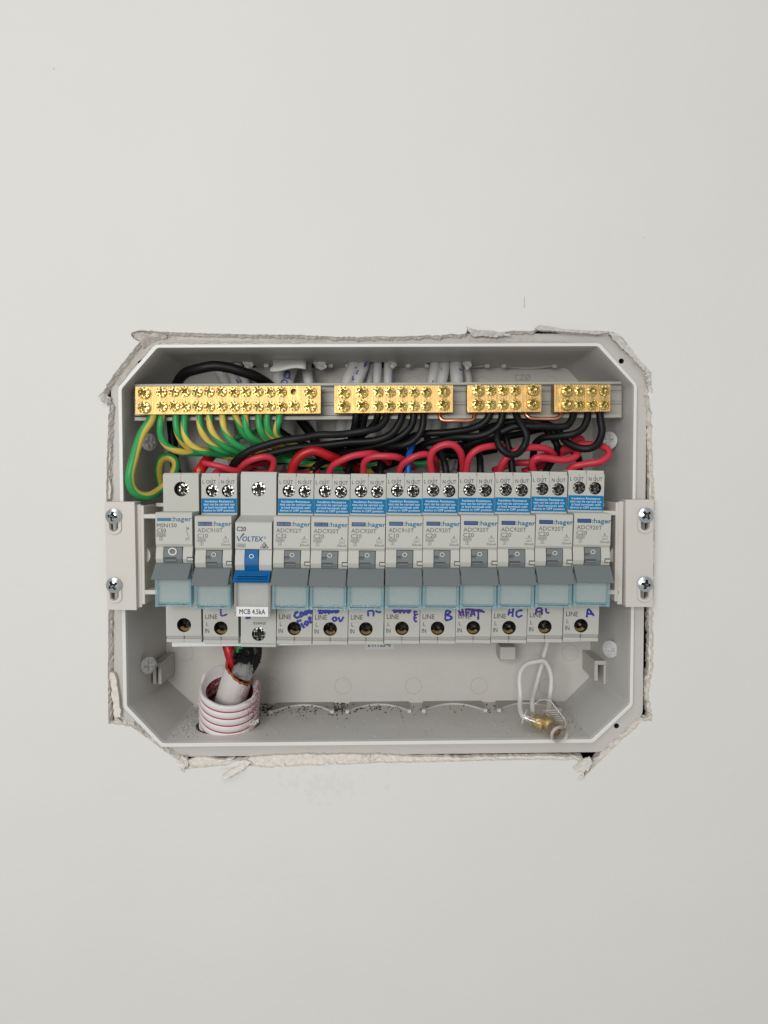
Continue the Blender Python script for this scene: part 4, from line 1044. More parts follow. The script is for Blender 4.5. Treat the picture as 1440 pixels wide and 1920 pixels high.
hand(4, z1([[(630,750),(660,775),(640,785),(690,780),(700,750),(720,785),(745,750),(760,790),(790,755),(800,780),(830,760),(850,780),(890,755)],[(632,752),(700,756),(800,757),(890,750)],
   [(835,830),(808,850),(830,882),(862,858),(835,830)],[(880,830),(905,885),(945,828)]]), w=0.8)
hand(5, z1([[(1242,760),(1247,825)],[(1242,760),(1280,752),(1312,765),(1308,825)],[(1335,755),(1365,770),(1405,772)]]), w=0.75)
hand(6, z3([[(945,1135),(965,1155),(985,1140),(1000,1158),(1015,1135),(1030,1158),(1045,1140),(1065,1158),(1080,1135)],[(950,1140),(1085,1140)],[(1105,1140),(1110,1170)],[(1105,1145),(1130,1150)],[(1135,1165),(1108,1180),(1110,1215),(1128,1222)],[(1108,1190),(1125,1195)]]), 'marker_violet', 0.75)
hand(7, z3([[(1345,1138),(1338,1210)],[(1345,1138),(1380,1150),(1350,1172)],[(1350,1172),(1390,1190),(1370,1208),(1338,1212)]]), w=0.8)
hand(8, z2([[(0,1075),(15,1120)],[(25,1068),(35,1118)],[(5,1095),(40,1090)],[(50,1068),(55,1120)],[(50,1070),(80,1068)],[(52,1095),(78,1092)],[(85,1125),(100,1070),(115,1120)],[(88,1105),(118,1102)],[(100,1075),(185,1090)],[(140,1085),(138,1145)],[(60,1072),(170,1078)]]), 'marker_violet', 0.75)
hand(9, z2([[(352,1115),(362,1070)],[(388,1065),(382,1125)],[(355,1095),(388,1092)],[(455,1078),(420,1082),(408,1108),(425,1125),(452,1112)]]), w=0.75)
hand(10, z2([[(545,1110),(558,1065),(590,1068),(590,1110)],[(545,1088),(590,1086)],[(620,1062),(624,1092),(645,1096)]]), 'marker_violet', 0.75)
hand(11, z2([[(910,1128),(922,1070),(962,1118)],[(918,1102),(952,1104)]]), w=0.8)

# ============================================================ TERMINAL RAIL AND BRASS BARS
tr = thing('terminal_rail', 'grey plastic channel rail behind the brass bars', 'rail', W(710, 750, 14))
def rail_piece(name, pya, pyb, y0, y1, mat='rail', xa=252, xb=1166):
    # sloping strip from the left to the right end; pya/pyb = (top, bottom) pixel rows at the left and right
    f = [W(xa, pya[0], y0), W(xb, pyb[0], y0), W(xb, pyb[1], y0), W(xa, pya[1], y0)]
    m = MB(); m.hexa(f, [p+Vector((0, y1-y0, 0)) for p in f]); return build(name, m, mat, tr, bevel=0.25)
rail_piece('rail_lip', (720, 725), (715, 720), 11, 15)
rail_piece('rail_web', (725, 780), (720, 778), 15, 17)
rail_piece('rail_ridge', (735, 737), (730, 732), 14, 15.0)
rail_piece('rail_ridge', (760, 762), (755, 757), 14, 15.0)
rail_piece('rail_ridge', (740, 757), (735, 752), 14.5, 15.0, 'strip')
rail_piece('rail_lip', (782, 789), (776, 783), 11, 16)
SC = {}
def brass_screw(parent, px, py, rpx, y, proud=2.0, idx=0):
    """shared meshes for the two sizes"""
    big = rpx > 10; key = (big, idx % 3)
    if key not in SC:
        m = MB(); screw_head(m, 2.95 if big else 2.55, 0.0, 0.10, 0.21+0.03*(idx % 3), 0.58, 0.42, 0.10, 32, slot=(idx % 3 == 1))
        R = 2.95 if big else 2.55
        m.cyl((0, 0.02, 0), (0, 1, 0), R, 7, 24, cap0=False, cap1=False)
        o = build('terminal_screw', m, ['screwbrass', 'screwdark'], parent, local=True); SC[key] = o
    else: o = dup(SC[key], parent)
    c = W(px, py, y-proud); o.location = parent.matrix_basis.inverted() @ (c*S)
    o.rotation_euler = (random.uniform(-0.05, 0.05), random.uniform(0, 1.57), random.uniform(-0.05, 0.05)); return o
yBar = 3.0
def bar(x0, x1, ytl, ybl, ytr, ybr, screws, label, nums, hole=None, proud_big=2.0):
    f = [W(x0, ytl, yBar), W(x1, ytr, yBar), W(x1, ybr, yBar), W(x0, ybl, yBar)]
    root = thing('terminal_bar', label, 'terminal bar', (f[0]+f[2])/2, 'brass terminal bars along the rail')
    m = MB(); hs = []
    if hole: c = W(*hole, yBar); hs = [circle2(c.x, c.z, 1.55, 20)]
    m.plate([(p.x, p.z) for p in f], hs, yBar); bk = [p+Vector((0, 8, 0)) for p in f]
    m.add(f+bk, [(1, 0, 4, 5), (2, 1, 5, 6), (3, 2, 6, 7), (0, 3, 7, 4), (4, 7, 6, 5)])
    if hole: m.ring_loft([[(p[0], yBar, p[1]) for p in hs[0]], [(p[0], yBar+6, p[1]) for p in hs[0]]], True, False, True)
    build('bar_body', m, 'brass', root, bevel=0.15)
    for k, (sx, sy, sr) in enumerate(screws): brass_screw(root, sx, sy, sr, yBar, proud_big if sr > 10 else 1.6, k*2+int(sx))
    t = MB()
    for s_, nx, ny in nums:
        c = W(nx, ny, yBar); put_text(t, s_, c.x, c.z, 1.9, yBar-0.05, None if len(s_) < 2 else 2.6)
    if nums: build('stamped_number', t, 'stamp', root)
    return root
M['stamp'] = mat_brass('stamped_brass', (0.42, 0.22, 0.10), (0.36, 0.18, 0.09), 0.45, False)
# milling lines
xs1 = [302, 325, 346, 368.5, 391, 414.5, 438, 460, 483, 505.5, 527.5]
scr = [(268.5, 736.5, 11), (268.5, 763.5, 11)]
for k, x in enumerate(xs1): scr += [(x, 735.0-(k % 3)*0.8, 9.5), (x+0.7, 762.0-(k % 2)*0.8, 9.5)]
scr += [(551, 760.5, 9.5), (581, 735, 11), (581, 761, 11)]
nums = [(str(k+1), x+1, 748.5) for k, x in enumerate(xs1)]+[('12', 553, 748), ('E', 262, 750)]
bar(254, 601, 725, 777, 723.5, 775, scr, 'longest brass bar, left end, with green-yellow wires and engraved numbers', nums, (550.5, 734.5), 2.4)
scr = [(644.5, 736, 10.6), (644.5, 761, 10.6), (678.5, 734.5, 10.6), (679, 760, 10.6)]
for x in (709, 731.5, 754, 776.5, 799): scr += [(x, 734.5, 9.2), (x, 760.5, 9.2)]
scr += [(832, 733.5, 11), (832, 758, 11)]
bar(627, 849, 723, 774.5, 722.5, 773, scr, 'second brass bar from the left, eight screw pairs with black wires below', [('M', 634, 747), ('H', 666, 747)]+[(str(k), x, 747.5) for k, x in ((1, 709), (2, 731.5), (3, 754), (4, 776.5), (5, 799))], None, 2.0)
scr = [(897, 731, 11), (896.5, 757, 11)]+[q for x in (921, 944, 967) for q in ((x, 731.5, 9.4), (x, 758, 9.4))]+[(1001, 730, 11), (1000, 756, 11)]
bar(876, 1015, 722.5, 773, 721.5, 772, scr, 'third brass bar, five screw pairs, between two copper links', [('1', 921, 744.5), ('2', 944, 744.5), ('3', 967, 744.5)], None, 3.5)
scr = [(1065, 731, 11), (1065, 757, 11)]+[q for x in (1087.5, 1110.5, 1133.5) for q in ((x, 732.5, 9.6), (x, 758, 9.6))]
bar(1039, 1144.5, 721, 772.5, 721, 771.5, scr, 'shortest brass bar at the right end of the rail, four screw pairs', [('1', 1087, 745), ('2', 1110, 745), ('3', 1134, 745)], None, 4.2)
g1 = wire('copper_link', 'bare copper link joining the second and third brass bars', 'wire link', [(823,771,8),(824,779,7),(828,786,6.5),(838,788,6.5),(860,788,6.5),(882,787,6.5),(888,783,7),(890,771,8)], 1.0, 'copper', 'copper links under the bars')
g2 = wire('copper_link', 'bare copper link joining the third and fourth brass bars', 'wire link', [(984,770,8),(986,778,7),(992,784,6.5),(1002,785.5,6.5),(1020,785.5,6.5),(1042,785,6.5),(1050,780,7),(1053,769,8)], 1.0, 'copper', 'copper links under the bars')

# ============================================================ CABLES ENTERING THROUGH THE TOP
def cable(pts, r, label, flat=1.0, group='white sheathed cables entering at the top'):
    m = MB(); P = spline(P3(pts), 3); tube(m, P, r, 14)
    o = build('sheathed_cable', m, 'cable', smooth=True); tag(o, label, 'cable', group); return o
def scribble(o, strokes, y, mat='marker', w=0.7):
    m = MB(); 
    for st in strokes:
        P = P3([(a, b, y) for a, b in st]); m.ribbon(spline(P, 0.6) if len(P) > 2 else P, w)
    build('handwriting', m, mat, o)
G1 = 'cables through the leftmost knockout'
c1 = cable([(404,655,56),(410,690,52),(424,725,50),(430,800,52),(440,880,58)], 3.2, 'white cable with a red line, left one in the first knockout')
scribble(c1, [[(414,700),(416,717),(422,716)],[(413,709),(420,707)]], 48)
scribble(c1, [[(415,668),(417,690),(423,722)]], 48.2, 'redmark', 0.9)
c1b = cable([(424,655,56),(431,690,53),(444,725,51),(455,800,52),(470,880,58)], 2.9, 'white cable with a blue scrawl, middle one in the first knockout')
scribble(c1b, [[(436,686),(441,690),(437,694)],[(436,714),(443,712),(446,719),(438,718)]], 48.6)
c1c = cable([(440,655,57),(447,690,55),(462,725,53),(478,800,54),(490,880,58)], 2.7, 'white cable at the right side of the first knockout')
scribble(c1c, [[(449,691),(453,694)],[(450,712),(456,718)]], 50.8)
c2 = cable([(538,655,56),(532,690,50),(520,725,48),(515,800,52),(520,880,58)], 4.0, 'white cable hanging left under the bent flap')
c2b = cable([(552,655,56),(546,690,52),(538,725,49),(540,800,52),(548,880,58)], 3.6, 'white cable marked OP hanging under the bent flap')
scribble(c2b, [[(536,696),(533,706),(541,709),(542,698),(536,696)],[(541,706),(546,712)],[(530,712),(527,718),(534,721),(538,715),(531,711)]], 44.5)
c2c = cable([(577,655,56),(575,690,52),(580,725,50),(585,800,53),(590,880,58)], 2.9, 'thin white cable at the right side of the bent flap')
scribble(c2c, [[(574,698),(579,700),(575,704)]], 48.5, 'faint_ink', 0.3)
c3 = cable([(670,655,55),(662,690,50),(648,725,48),(640,800,52),(636,880,58)], 3.5, 'white cable with blue scrawl at the left of the middle knockout')
c3b = cable([(687,655,56),(680,690,50),(668,725,48),(660,800,51),(655,880,58)], 3.3, 'white cable marked with a cross and letters, second in the middle knockout')
scribble(c3b, [[(683,680),(686,686)],[(688,678),(682,688)],[(672,694),(668,700),(676,702),(671,708)],[(666,688),(667,690)],[(662,705),(660,712),(667,710)],[(668,714),(662,718)]], 45.5)
c3c = cable([(709,655,56),(708,690,50),(706,725,48),(700,800,51),(695,880,58)], 2.4, 'plain white cable third in the middle knockout')
c3d = cable([(728,655,56),(728,690,50),(727,725,48),(724,800,51),(720,880,58)], 2.5, 'white cable at the right of the middle knockout')
scribble(c3d, [[(736,700),(737,705),(735,712)]], 47.0, w=0.5)
c3e = cable([(697,655,60),(695,690,58),(690,725,57),(688,800,58),(686,880,60)], 2.6, 'shaded white cable behind the others in the middle knockout')
c4 = cable([(818,655,56),(815,690,50),(808,725,48),(800,800,52),(790,880,58)], 3.0, 'white cable at the left of the right knockout')
c4b = cable([(834,655,56),(833,690,50),(827,725,48),(818,800,52),(806,880,58)], 3.0, 'white cable with black flecks, second in the right knockout')
scribble(c4b, [[(828,688),(827,695)],[(829,698),(828,701)],[(824,705),(823,712)]], 46.6, 'gap', 0.25); scribble(c4, [[(812,713),(811,718)]], 45, w=0.5)
c4c = cable([(856,655,55),(855,690,50),(857,725,48),(850,800,51),(838,880,58)], 3.7, 'white cable with a blue letter K at the right knockout')
scribble(c4c, [[(862,690),(861,700)],[(866,692),(860,698),(866,704)],[(858,708),(859,718)],[(866,710),(860,712),(867,718)]], 46)
c4d = cable([(876,655,60),(874,690,58),(878,725,57),(872,800,57),(860,880,60)], 2.6, 'white cable half hidden behind the right knockout edge')

# ============================================================ WIRES
# green-yellow, one per screw of the long bar
GG = 'green and yellow earth wires'
big = wire('earth_wire', 'thick green and yellow wire looping down the left side of the box', 'wire',
  [(289,770,8),(282,790,7),(263,822,4),(250,858,1),(244,890,0),(248,915,2),(262,929,5),(282,931,10),(302,920,18),(320,900,24),(330,878,28),(328,862,30),(316,855,30),(303,862,31),(298,885,34),(302,925,38)], 2.35, 'earth', GG, 0.22, tw=0.12)
ORD = {2:'second',3:'third',4:'fourth',5:'fifth',6:'sixth',7:'seventh',8:'eighth',9:'ninth',10:'tenth',11:'eleventh',12:'twelfth'}
gw = {
 2: [(305,772,8),(300,795,7),(300,815,8),(312,835,10),(335,846,13),(365,850,18),(420,853,26),(520,858,36),(620,868,46)],
 3: [(330,772,8),(330,795,8),(335,815,9),(348,836,14),(375,842,18),(430,848,28),(520,852,38)],
 4: [(347,772,8),(346,795,7),(346,815,7),(356,834,8),(380,848,11),(410,853,18),(470,860,30),(560,866,40)],
 5: [(373,772,8),(375,795,8),(381,815,9),(395,834,11),(420,846,14),(455,853,24),(540,858,38)],
 6: [(393,772,8),(394,795,7.5),(400,815,8),(415,833,10),(440,845,14),(480,853,24),(560,858,38)],
 7: [(417,772,8),(418,795,7),(423,812,8),(436,830,9),(460,842,13),(495,850,22),(560,856,36)],
 8: [(439,772,9),(447,792,10),(456,810,12),(472,824,16),(500,834,24),(560,842,36)],
 9: [(459,772,8),(460,792,7.5),(464,808,8),(476,822,10),(500,832,16),(545,842,28),(600,850,40)],
 10: [(485,772,8),(485,792,7.5),(489,808,8),(500,822,11),(524,834,18),(570,844,32)],
 11: [(502,772,8),(501,790,8),(504,806,9),(514,820,12),(535,832,20),(580,842,34)],
 12: [(525,772,8),(523,790,7),(519,804,8),(522,818,12),(540,832,20),(575,845,32),(640,856,44)]}
for k, pth in gw.items():
    wire('earth_wire', 'green and yellow wire, %s from the left, hanging below the longest brass bar' % ORD[k], 'wire', pth, 1.78, 'earth', GG, 0.13*k)
wire('earth_wire', 'green and yellow wire deep behind the red loops in the middle of the box', 'wire', [(680,872,42),(740,866,38),(790,869,34),(830,862,36),(850,845,40),(846,830,46)], 1.7, 'earth', GG, 0.5)
wire('earth_wire', 'green and yellow wire low behind the left brass bar bundle', 'wire', [(430,828,38),(445,820,36),(470,812,40),(500,806,46)], 1.7, 'earth', GG, 0.2)
wire('earth_wire', 'green and yellow wire lowest in the bundle behind the thick red loop', 'wire', [(470,868,40),(520,862,30),(570,868,26),(630,876,34),(700,885,44)], 1.7, 'earth', GG, 0.6)
# black
BG = 'black insulated wires'
def bw(label, path, r=1.75, m='black'): return wire('black_wire', label, 'wire', path, r, m, BG)
bw('thick black cable arching over the long brass bar', [(332,890,48),(326,850,48),(322,800,46),(324,760,38),(332,722,26),(345,702,18),(370,692,13),(400,687,12),(430,690,13),(460,698,15),(485,708,19),(505,722,26),(530,745,36),(565,790,44),(592,830,48),(605,880,52)], 2.75)
bw('black wire sweeping far left from the second brass bar', [(725,770,8),(723,786,7),(712,800,6),(690,808,5),(650,813,5),(600,817,4),(550,823,3),(510,830,3),(475,842,4),(450,856,6),(436,872,12),(430,895,20)], 1.95)
bw('black wire under the fifth screw column of the second brass bar, sweeping left', [(754,770,8),(752,788,7),(738,808,7),(712,822,8),(670,830,9),(620,833,10),(570,838,12),(520,846,13),(475,860,15),(450,872,20)], 2.0)
bw('black wire behind the swept wires under the number one of the second bar', [(709,770,8),(706,786,10),(694,804,14),(668,822,20),(630,838,26),(590,850,34)])
bw('upright black wire left of a twin under the second brass bar', [(669,770,9),(666,790,10),(662,812,14),(655,840,24),(648,880,36)], 2.0)
bw('upright black wire right of its twin under the second brass bar', [(685,770,9),(682,790,12),(675,815,16),(668,845,24),(660,885,36)], 2.0)
bw('black wire under the second last column of the second brass bar', [(776,770,8),(774,790,8),(765,808,9),(745,822,10),(710,835,12),(680,842,16),(640,852,24),(590,872,34)], 1.9)
bw('black wire under the screw column beside the end pair of the second bar', [(794,770,8),(793,792,7),(787,812,7),(774,828,8),(755,836,9),(735,838,12),(710,842,18),(670,858,28)], 1.85)
bw('black wire leaving the first screw after the left end of the third bar', [(920,768,8),(916,782,8),(903,796,9),(880,804,11),(840,810,14),(800,814,16),(770,820,18),(745,838,22),(720,870,34)], 1.95)
bw('black wire under the third screw column of the third bar', [(943,768,8),(941,784,7.5),(932,802,8),(912,814,9),(880,820,11),(840,822,15),(800,832,20),(770,850,28),(750,885,36)], 1.95)
bw('black wire tied in a round loop under the third brass bar', [(966,768,8),(970,784,6),(980,800,3),(987,818,2),(982,838,3),(968,851,2),(952,852,2),(938,840,2.5),(932,820,5),(938,806,10),(947,814,14),(954,838,12),(958,862,12),(963,900,12)], 1.85)
bw('long black wire crossing left from the shortest brass bar', [(1077,768,8),(1073,786,7),(1064,799,6),(1045,801,6),(1010,799,6),(970,800,7),(940,810,8),(905,823,11),(880,836,15),(868,858,22),(862,890,30)], 1.85)
bw('black wire under the third screw pair of the shortest brass bar', [(1102,768,8),(1101,786,7),(1093,804,6),(1072,815,6),(1045,820,9),(1018,822,12),(1004,832,16),(1000,850,20),(997,890,26)], 1.9)
bw('black wire under the rightmost screw pair, curling low and back', [(1124,768,8),(1126,790,7),(1128,812,6),(1121,832,5),(1104,842,5),(1082,840,7),(1062,828,10),(1048,810,13),(1030,797,16),(1000,789,18),(965,789,20),(930,797,22),(900,808,26)], 1.95)
bw('black wire dropping into the N OUT terminal of the second breaker from right', [(1012,795,22),(1030,812,22),(1044,832,22),(1044,848,20),(1034,866,16),(1024,884,12),(1020,905,12)], 1.9)
bw('short black wire behind red loops at the rightmost breaker', [(1040,840,34),(1066,842,30),(1082,852,24),(1087,868,18),(1088,900,14)], 1.8)
bw('black wire dropping into the N OUT terminal of the breaker with violet scrawl', [(870,822,30),(890,838,24),(899,855,17),(901,875,13),(901,905,12)], 1.85)
bw('black wire dropping into the N OUT terminal of the breaker marked B', [(800,822,28),(818,836,20),(828,852,15),(836,872,12),(838,905,12)], 1.85)
bw('black wire behind the pale red loops of the OV breaker', [(760,838,30),(735,846,26),(718,860,20),(713,880,14),(712,905,12)], 1.85)
bw('black wire into the N OUT terminal of the OV breaker', [(690,848,34),(670,858,28),(656,872,18),(650,905,12)], 1.85)
bw('black wire with bare strands beside the thick red loop', [(650,850,32),(622,858,24),(600,868,16),(586,882,12)], 1.9)
bw('black wire running low behind the first red loops', [(560,862,36),(500,866,30),(450,876,24),(432,905,14)], 1.8)
bw('black wire deep in the box behind the loop of the third bar', [(1040,800,40),(980,812,40),(920,826,38),(850,838,36),(800,850,40)], 2.0)
bw('black wire deep under the second brass bar', [(520,806,50),(560,830,44),(640,846,36),(740,850,34),(800,846,40)], 2.0)
bw('black wire lowest in the dark bundle behind the thick red loop', [(560,875,44),(600,868,36),(660,862,34),(720,856,38)], 2.2)
bw('black wire low in the dark bundle behind the middle loops', [(700,880,44),(760,862,36),(820,856,36),(880,850,38),(930,842,42)], 2.2)
# red
RG = 'red insulated wires'
def rw(label, path, r=1.65, m='red'): return wire('red_wire', label, 'wire', path, r, m, RG)
rw('thick red stub with frayed copper above the ten amp breaker', [(398,852,26),(392,858,22),(382,872,12),(372,886,6)], 2.9, 'bigred')
rw('red wire running right from the thick red stub', [(380,868,10),(395,871,8),(415,876,8),(435,882,10),(458,880,14),(480,872,20),(505,866,28)], 1.6)
rw('pale red loop behind the top of the blue-handled breaker', [(398,900,14),(405,886,16),(440,880,22),(452,876,10),(458,868,7),(475,860,5),(497,856,5),(511,862,7),(512,874,9),(506,890,11),(504,905,12)], 1.7)
rw('thick bright red loop into the C32 breaker', [(546,905,12),(548,884,11),(553,866,9),(564,852,8),(584,845,8),(604,848,9),(625,858,12),(648,870,20),(670,880,32)], 2.45, 'bigred')
rw('red loop into the L OUT terminal of the OV breaker', [(617,905,12),(618,886,11),(626,872,8),(648,860,6),(672,852,6),(694,850,8),(712,856,14),(730,868,26)], 1.75)
rw('red loop left of the C10 breaker, rising to a flat top', [(682,905,12),(681,886,11),(683,868,8),(695,858,6),(715,855,5),(740,856,6),(756,862,12),(775,876,26)], 1.75)
rw('red loop crossing in front of the blue wire', [(748,905,12),(748,888,11),(754,872,8),(768,861,6),(786,853,6),(802,851,8),(815,858,13),(820,872,22),(816,895,30)], 1.7)
rw('tall red arch into the L OUT terminal of the breaker marked B', [(812,905,12),(810,886,11),(808,862,8),(814,844,6),(830,835,5),(848,835,5),(862,846,7),(866,866,12),(868,895,20)], 1.85)
rw('red loop into the breaker with violet scrawl, leaning right', [(874,905,12),(874,884,11),(878,862,8),(888,848,6),(906,839,6),(930,836,8),(948,838,14),(965,848,24)], 1.75)
rw('red loop into the breaker marked HC, doubled back right', [(938,905,12),(938,884,11),(942,866,7),(954,853,6),(975,843,6),(1000,840,7),(1025,843,9),(1038,850,12),(1040,862,20),(1020,872,28),(980,884,34)], 1.8)
rw('red wire looping flat above the second breaker from the right', [(1003,905,12),(1001,884,11),(997,868,8),(1004,858,6),(1025,858,6),(1055,862,6),(1078,858,7),(1084,848,10),(1070,842,16),(1040,850,24),(1000,866,32)], 1.85)
rw('red wire hooking round above the rightmost breaker', [(1062,900,14),(1066,882,10),(1078,873,7),(1100,870,6),(1124,867,5),(1140,854,6),(1138,842,8),(1120,834,11),(1092,832,15),(1070,836,18),(1078,822,20),(1090,826,24),(1060,840,30),(1010,858,34)], 1.8)
rw('dark red wire deep behind the HC breaker loops', [(925,882,34),(960,870,26),(1000,866,22),(1040,852,22),(1075,842,26)], 1.8)
rw('dark red wire low behind the left end of the blue-handled breaker', [(415,885,30),(470,884,26),(540,890,26),(600,884,30)], 1.8)
wire('blue_wire', 'blue wire dropping into the ten amp breaker in the middle', 'wire', [(776,815,26),(772,835,18),(768,852,14),(766,872,12),(766,905,12)], 1.6, 'blue')
# bare strands
for lab, c, mt in (('frayed bare copper strands at the thick red stub', (373, 883, 5), None), ('bare copper strands of the black wire beside the thick red loop', (583, 886, 8), None)):
    m = MB(); c0 = W(*c)
    for k in range(9):
        d = Vector((random.uniform(-1.6, 1.6), random.uniform(-1.2, 1.0), random.uniform(-2.6, 0.6))); tube(m, [c0+Vector((random.uniform(-1, 1), 0, .8)), c0+d*0.6, c0+d], 0.22, 5)
    m.uv = None; tag(build('copper_strands', m, 'bright_copper'), lab, 'copper strands')

# ============================================================ CONDUIT AND MAIN CABLE
base = W(429, 1362, 31); top = W(431, 1286, 19.5); ax = (top-base).normalized(); Lc = (top-base).length
cd_ = thing('corrugated_conduit', 'white corrugated conduit with red overspray rising from the box floor', 'conduit', base)
def frame(ax):
    u = Vector((1, 0, 0)); u = (u-ax*u.dot(ax)).normalized(); return u, ax.cross(u)
U, V_ = frame(ax)
def ring(c, r, n=48, seed=0, wob=0.0, lift=None):
    out = []
    for i in range(n):
        a = 2*math.pi*i/n; q = r+wob*noise.noise(Vector((math.cos(a)*2, math.sin(a)*2, seed)))
        p = c+(U*math.cos(a)+V_*math.sin(a))*q
        if lift: p = p+ax*lift(a)
        out.append(p)
    return out
RC = 16.0; npit = 8; m = MB(); rg = []; mo = MB()
h0 = -9.0; pitch = (Lc-h0)/npit
seq = []
for k in range(npit):
    b0 = h0+k*pitch
    for t, dr in ((0.0, -1.2), (0.09, -0.35), (0.2, 0), (0.5, 0.12), (0.8, 0), (0.91, -0.35)): seq.append((b0+t*pitch, RC+dr))
seq.append((Lc-0.2, RC-0.4))
cutlift = lambda a: 1.5*noise.noise(Vector((math.cos(a)*1.5, math.sin(a)*1.5, 4.0)))+(2.6 if 1.9 < a < 2.9 else 0)
rings = [ring(base+ax*h, r) for h, r in seq]
rings[-1] = ring(base+ax*(Lc), RC-0.3, lift=cutlift)
m.ring_loft(rings); build('conduit_wall', m, 'conduit', cd_, smooth=True)
m = MB(); m.ring_loft([rings[-1], ring(top, RC-1.1, lift=cutlift), ring(top-ax*0.8, RC-1.4), ring(top-ax*3.4, RC-3.4)]); build('conduit_lip', m, 'conduit', cd_, smooth=True)
m = MB(); sq = [ring(top-ax*3.4, RC-3.4)]
for k in range(6): sq += [ring(top-ax*(4.4+k*5), RC-2.2), ring(top-ax*(6.9+k*5), RC-2.2), ring(top-ax*(7.7+k*5), RC-3.6)]
m.ring_loft(sq); build('conduit_lining', m, 'conduit_in', cd_)
for k in range(1, npit):
    m = MB(); m.ring_loft([ring(base+ax*(h0+k*pitch-0.6), RC-0.35), ring(base+ax*(h0+k*pitch), RC-0.25), ring(base+ax*(h0+k*pitch+0.55), RC-0.35)]); build('groove', m, 'groove', cd_)
# dark gap and burrs round the hole in the floor
m = MB(); cb = base+ax*0; pts = [Vector((cb.x-0.4+17.4*math.cos(a), cb.y+17.4*math.sin(a), 0)) for a in [2*math.pi*i/40 for i in range(40)]]
for p in pts: p.z = floor_z(p.x, p.y)+0.12
m.add(pts, [tuple(range(40))]); o = build('floor_hole', m, 'gap', enc)
m = MB()
for k in range(60):
    px = random.uniform(440, 485); t = (px-440)/45; p = W(px, 1366-t*14+random.uniform(-4, 4), 16+t*3); crumb(m, p, random.uniform(.3, 1.0))
for k in range(14): crumb(m, W(random.uniform(364, 374), 1322+random.uniform(-6, 6), 30), random.uniform(.3, .9))
build('plastic_burr', m, 'crumb', enc)
# sheathed main cable
cb0 = W(431, 1320, 26); ct0 = W(449, 1254, 19)
mc = thing('main_cable', 'thick main cable with paint-speckled sheath and orange cut end inside the conduit', 'cable', cb0)
ax2 = (ct0-cb0).normalized(); U2, V2 = frame(ax2)
def ring2(c, rx, n=40, lift=None, wob=0.0):
    out = []
    for i in range(n):
        a = 2*math.pi*i/n; q = rx+wob*noise.noise(Vector((math.cos(a)*3, math.sin(a)*3, c.z*0.3)))
        p = c+(U2*math.cos(a)+V2*math.sin(a))*q
        if lift: p = p+ax2*lift(a)
        out.append(p)
    return out
cl = lambda a: 4.2*(-math.cos(a))+1.4*noise.noise(Vector((math.cos(a)*4, math.sin(a)*4, 1.0)))-1.0
m = MB(); LL = (ct0-cb0).length
m.ring_loft([ring2(cb0-ax2*14, 8.2, wob=.5), ring2(cb0, 8.3, wob=.8), ring2(cb0+ax2*LL*0.5, 8.2, wob=.8), ring2(ct0-ax2*1.5, 8.0, lift=cl)]); build('sheath', m, 'sheath', mc, smooth=True)
m = MB(); m.ring_loft([ring2(ct0-ax2*1.1, 8.02, lift=lambda a: cl(a)+0.9*noise.noise(Vector((a*4, 0, 0)))), ring2(ct0-ax2*0.4, 7.9, lift=cl), ring2(ct0-ax2*0.6, 6.9, lift=cl), ring2(ct0-ax2*8, 6.7)]); build('sheath_cut_edge', m, 'orange', mc)
# filler fluff
m = MB(); fc = W(457, 1255, 16)
for k in range(420):
    d = Vector((random.gauss(0, 1), random.gauss(0, 1), random.gauss(0, 1))).normalized(); d = Vector((d.x*5.6, d.y*4.0, d.z*5.2))
    p = fc+d*random.uniform(0.3, 1.0); e = d.cross(Vector((random.uniform(-1, 1), random.uniform(-1, 1), random.uniform(-1, 1)))).normalized()*random.uniform(0.5, 1.5)
    nrm = e.cross(Vector((0, 1, .3))).normalized()*random.uniform(.15, .45)
    m.add([p-e-nrm, p-e+nrm, p+e+nrm, p+e-nrm], [(0, 1, 2, 3)])
m.lathe(fc, (0.1, -0.2, 1), [(0.2, -5), (3.4, -4.0), (5.0, -1), (4.2, 1.8), (2.2, 3.4), (0.1, 4.0)], 16)
for v in m.v[-96:]: v += Vector((noise.noise(v*0.5), noise.noise(v*0.6), noise.noise(v*0.7)))*2.6
build('fibre_filler', m, 'fluff', mc)
m = MB(); fd = W(457, 1233, 15)
for k in range(220):
    d = Vector((random.gauss(0, 2.6), random.gauss(0, 1.6), random.gauss(0, 1.9))); p = fd+d; e = Vector((random.uniform(-1, 1), random.uniform(-.6, .6), random.uniform(-1, 1)))*1.3
    nrm = e.cross(Vector((0, 1, .3))).normalized()*random.uniform(.15, .5)
    m.add([p-e-nrm, p-e+nrm, p+e+nrm, p+e-nrm], [(0, 1, 2, 3)])
build('black_filler', m, 'black', mc)
for nm, mt, pth, r in (('red_core', 'bigred', [(437,1262,22),(436,1245,19),(430,1222,18),(424,1200,20),(420,1180,24)], 2.9), ('red_core', 'bigred', [(446,1262,24),(442,1240,22),(441,1215,22),(438,1190,24)], 2.3),
                       ('green_core', 'earth', [(450,1258,23),(449,1236,21),(450,1215,20),(450,1190,22)], 2.2), ('black_core', 'black', [(462,1262,23),(476,1240,19),(480,1218,19),(474,1190,22)], 3.3), ('black_core', 'black', [(458,1260,22),(466,1236,18),(466,1214,19),(462,1190,22)], 2.6)):
    m = MB(); tube(m, spline(P3(pth)), r, 12); build(nm, m, mt, mc, smooth=True)

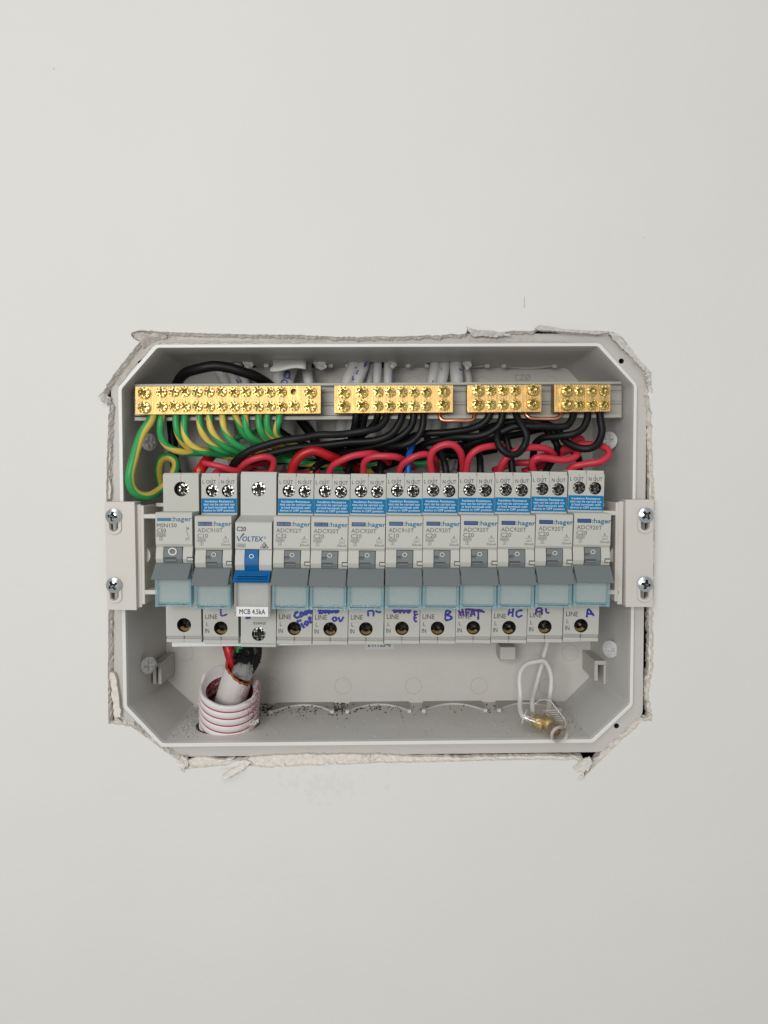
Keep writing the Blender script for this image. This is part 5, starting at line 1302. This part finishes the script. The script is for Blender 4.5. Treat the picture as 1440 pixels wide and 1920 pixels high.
# ============================================================ WHITE THIN WIRES AND CLEAR CONNECTOR
wire('thin_white_wire', 'thin white wire bent in a hook above the clear connector', 'wire', [(992,1348,12),(983,1345,14),(977,1338,18),(975,1312,28),(974,1282,31),(976,1258,33),(988,1244,35),(1008,1240,36),(1022,1240,37),(1031,1255,38),(1034,1280,37),(1032,1310,33),(1026,1345,16)], 1.35, 'smallcable', 'thin white wires at lower right')
wire('thin_white_wire', 'thin white wire coming straight down from behind the breakers', 'wire', [(1030,1180,44),(1025,1208,45),(1018,1238,46),(1010,1265,46),(1003,1295,42),(998,1320,34),(1000,1345,26)], 1.35, 'smallcable', 'thin white wires at lower right')
cn = thing('screw_connector', 'clear plastic two-way screw connector with brass barrel lying on the box floor', 'connector', W(1020, 1350, 20))
def tilt_cyl(a, b, r0, r1, mat, name, n=26, wall=True, parent=cn, bev=0.0):
    A_, B2 = W(*a), W(*b); m = MB(); m.cyl(A_, B2-A_, r0, (B2-A_).length, n, r1, not wall, not wall)
    if wall: m.cyl(A_, B2-A_, r0-0.7, (B2-A_).length, n, r1-0.7, False, False)
    o = build(name, m, mat, parent, smooth=True); return o
# flat finned body
P = [(1001,1322),(1008,1315),(1019,1312),(1030,1314),(1037,1320),(1060,1352),(1054,1366),(1030,1362),(1008,1345),(1000,1336)]
m = MB(); f = P3([(a, b, 19-(b-1312)*0.10) for a, b in P]); m.hexa(f, [p+Vector((1.0, 3.5, -0.6)) for p in f]); build('connector_body', m, 'acrylic', cn, bevel=0.9, seg=3)
m = MB(); tube(m, spline(f+[f[0]], 1.0), 0.3, 6); m.uv = None; build('body_edge', m, 'acrylic_edge', cn, smooth=True)
m = MB()
for k in range(6):
    a, b = W(1018+k*2.4, 1333+k*4.0, 17.3-k*0.4), W(1042+k*2.6, 1331+k*4.0, 17.3-k*0.4); tube(m, [a, (a+b)/2+Vector((0, -0.3, 0)), b], 0.28, 6)
m.uv = None; build('connector_fin', m, 'acrylic_edge', cn)
tilt_cyl((985,1345,13), (1013,1356,10), 4.0, 4.1, 'acrylic', 'wire_sleeve')
tilt_cyl((984,1344.5,13), (985.5,1345.2,12.8), 4.3, 4.3, 'acrylic_edge', 'sleeve_rim')
tilt_cyl((1000,1351,12), (1019,1358,9), 3.1, 3.1, 'dullbrass', 'brass_barrel', 24, False)
m = MB(); c = W(1011, 1354, 7.2); screw_head(m, 1.9, 0.3, 0.1, 0.2, 0.6, 0.4); m.v = [v+c for v in m.v]; build('barrel_screw', m, 'screwbrass', cn)
tilt_cyl((1022,1347,12), (1049,1378,-4), 4.3, 4.4, 'acrylic', 'screw_tower')
tilt_cyl((1047.5,1376.5,-3.2), (1050,1379,-4.6), 4.55, 4.55, 'tower_rim', 'tower_rim')
tilt_cyl((1020,1350,12), (1033,1361,7), 3.0, 3.0, 'dullbrass', 'brass_barrel', 24, False)
tilt_cyl((1034,1362,7), (1043,1371,1), 2.3, 2.5, 'amberbrass', 'clamp_screw', 24, False)
print('objects', len(bpy.data.objects))
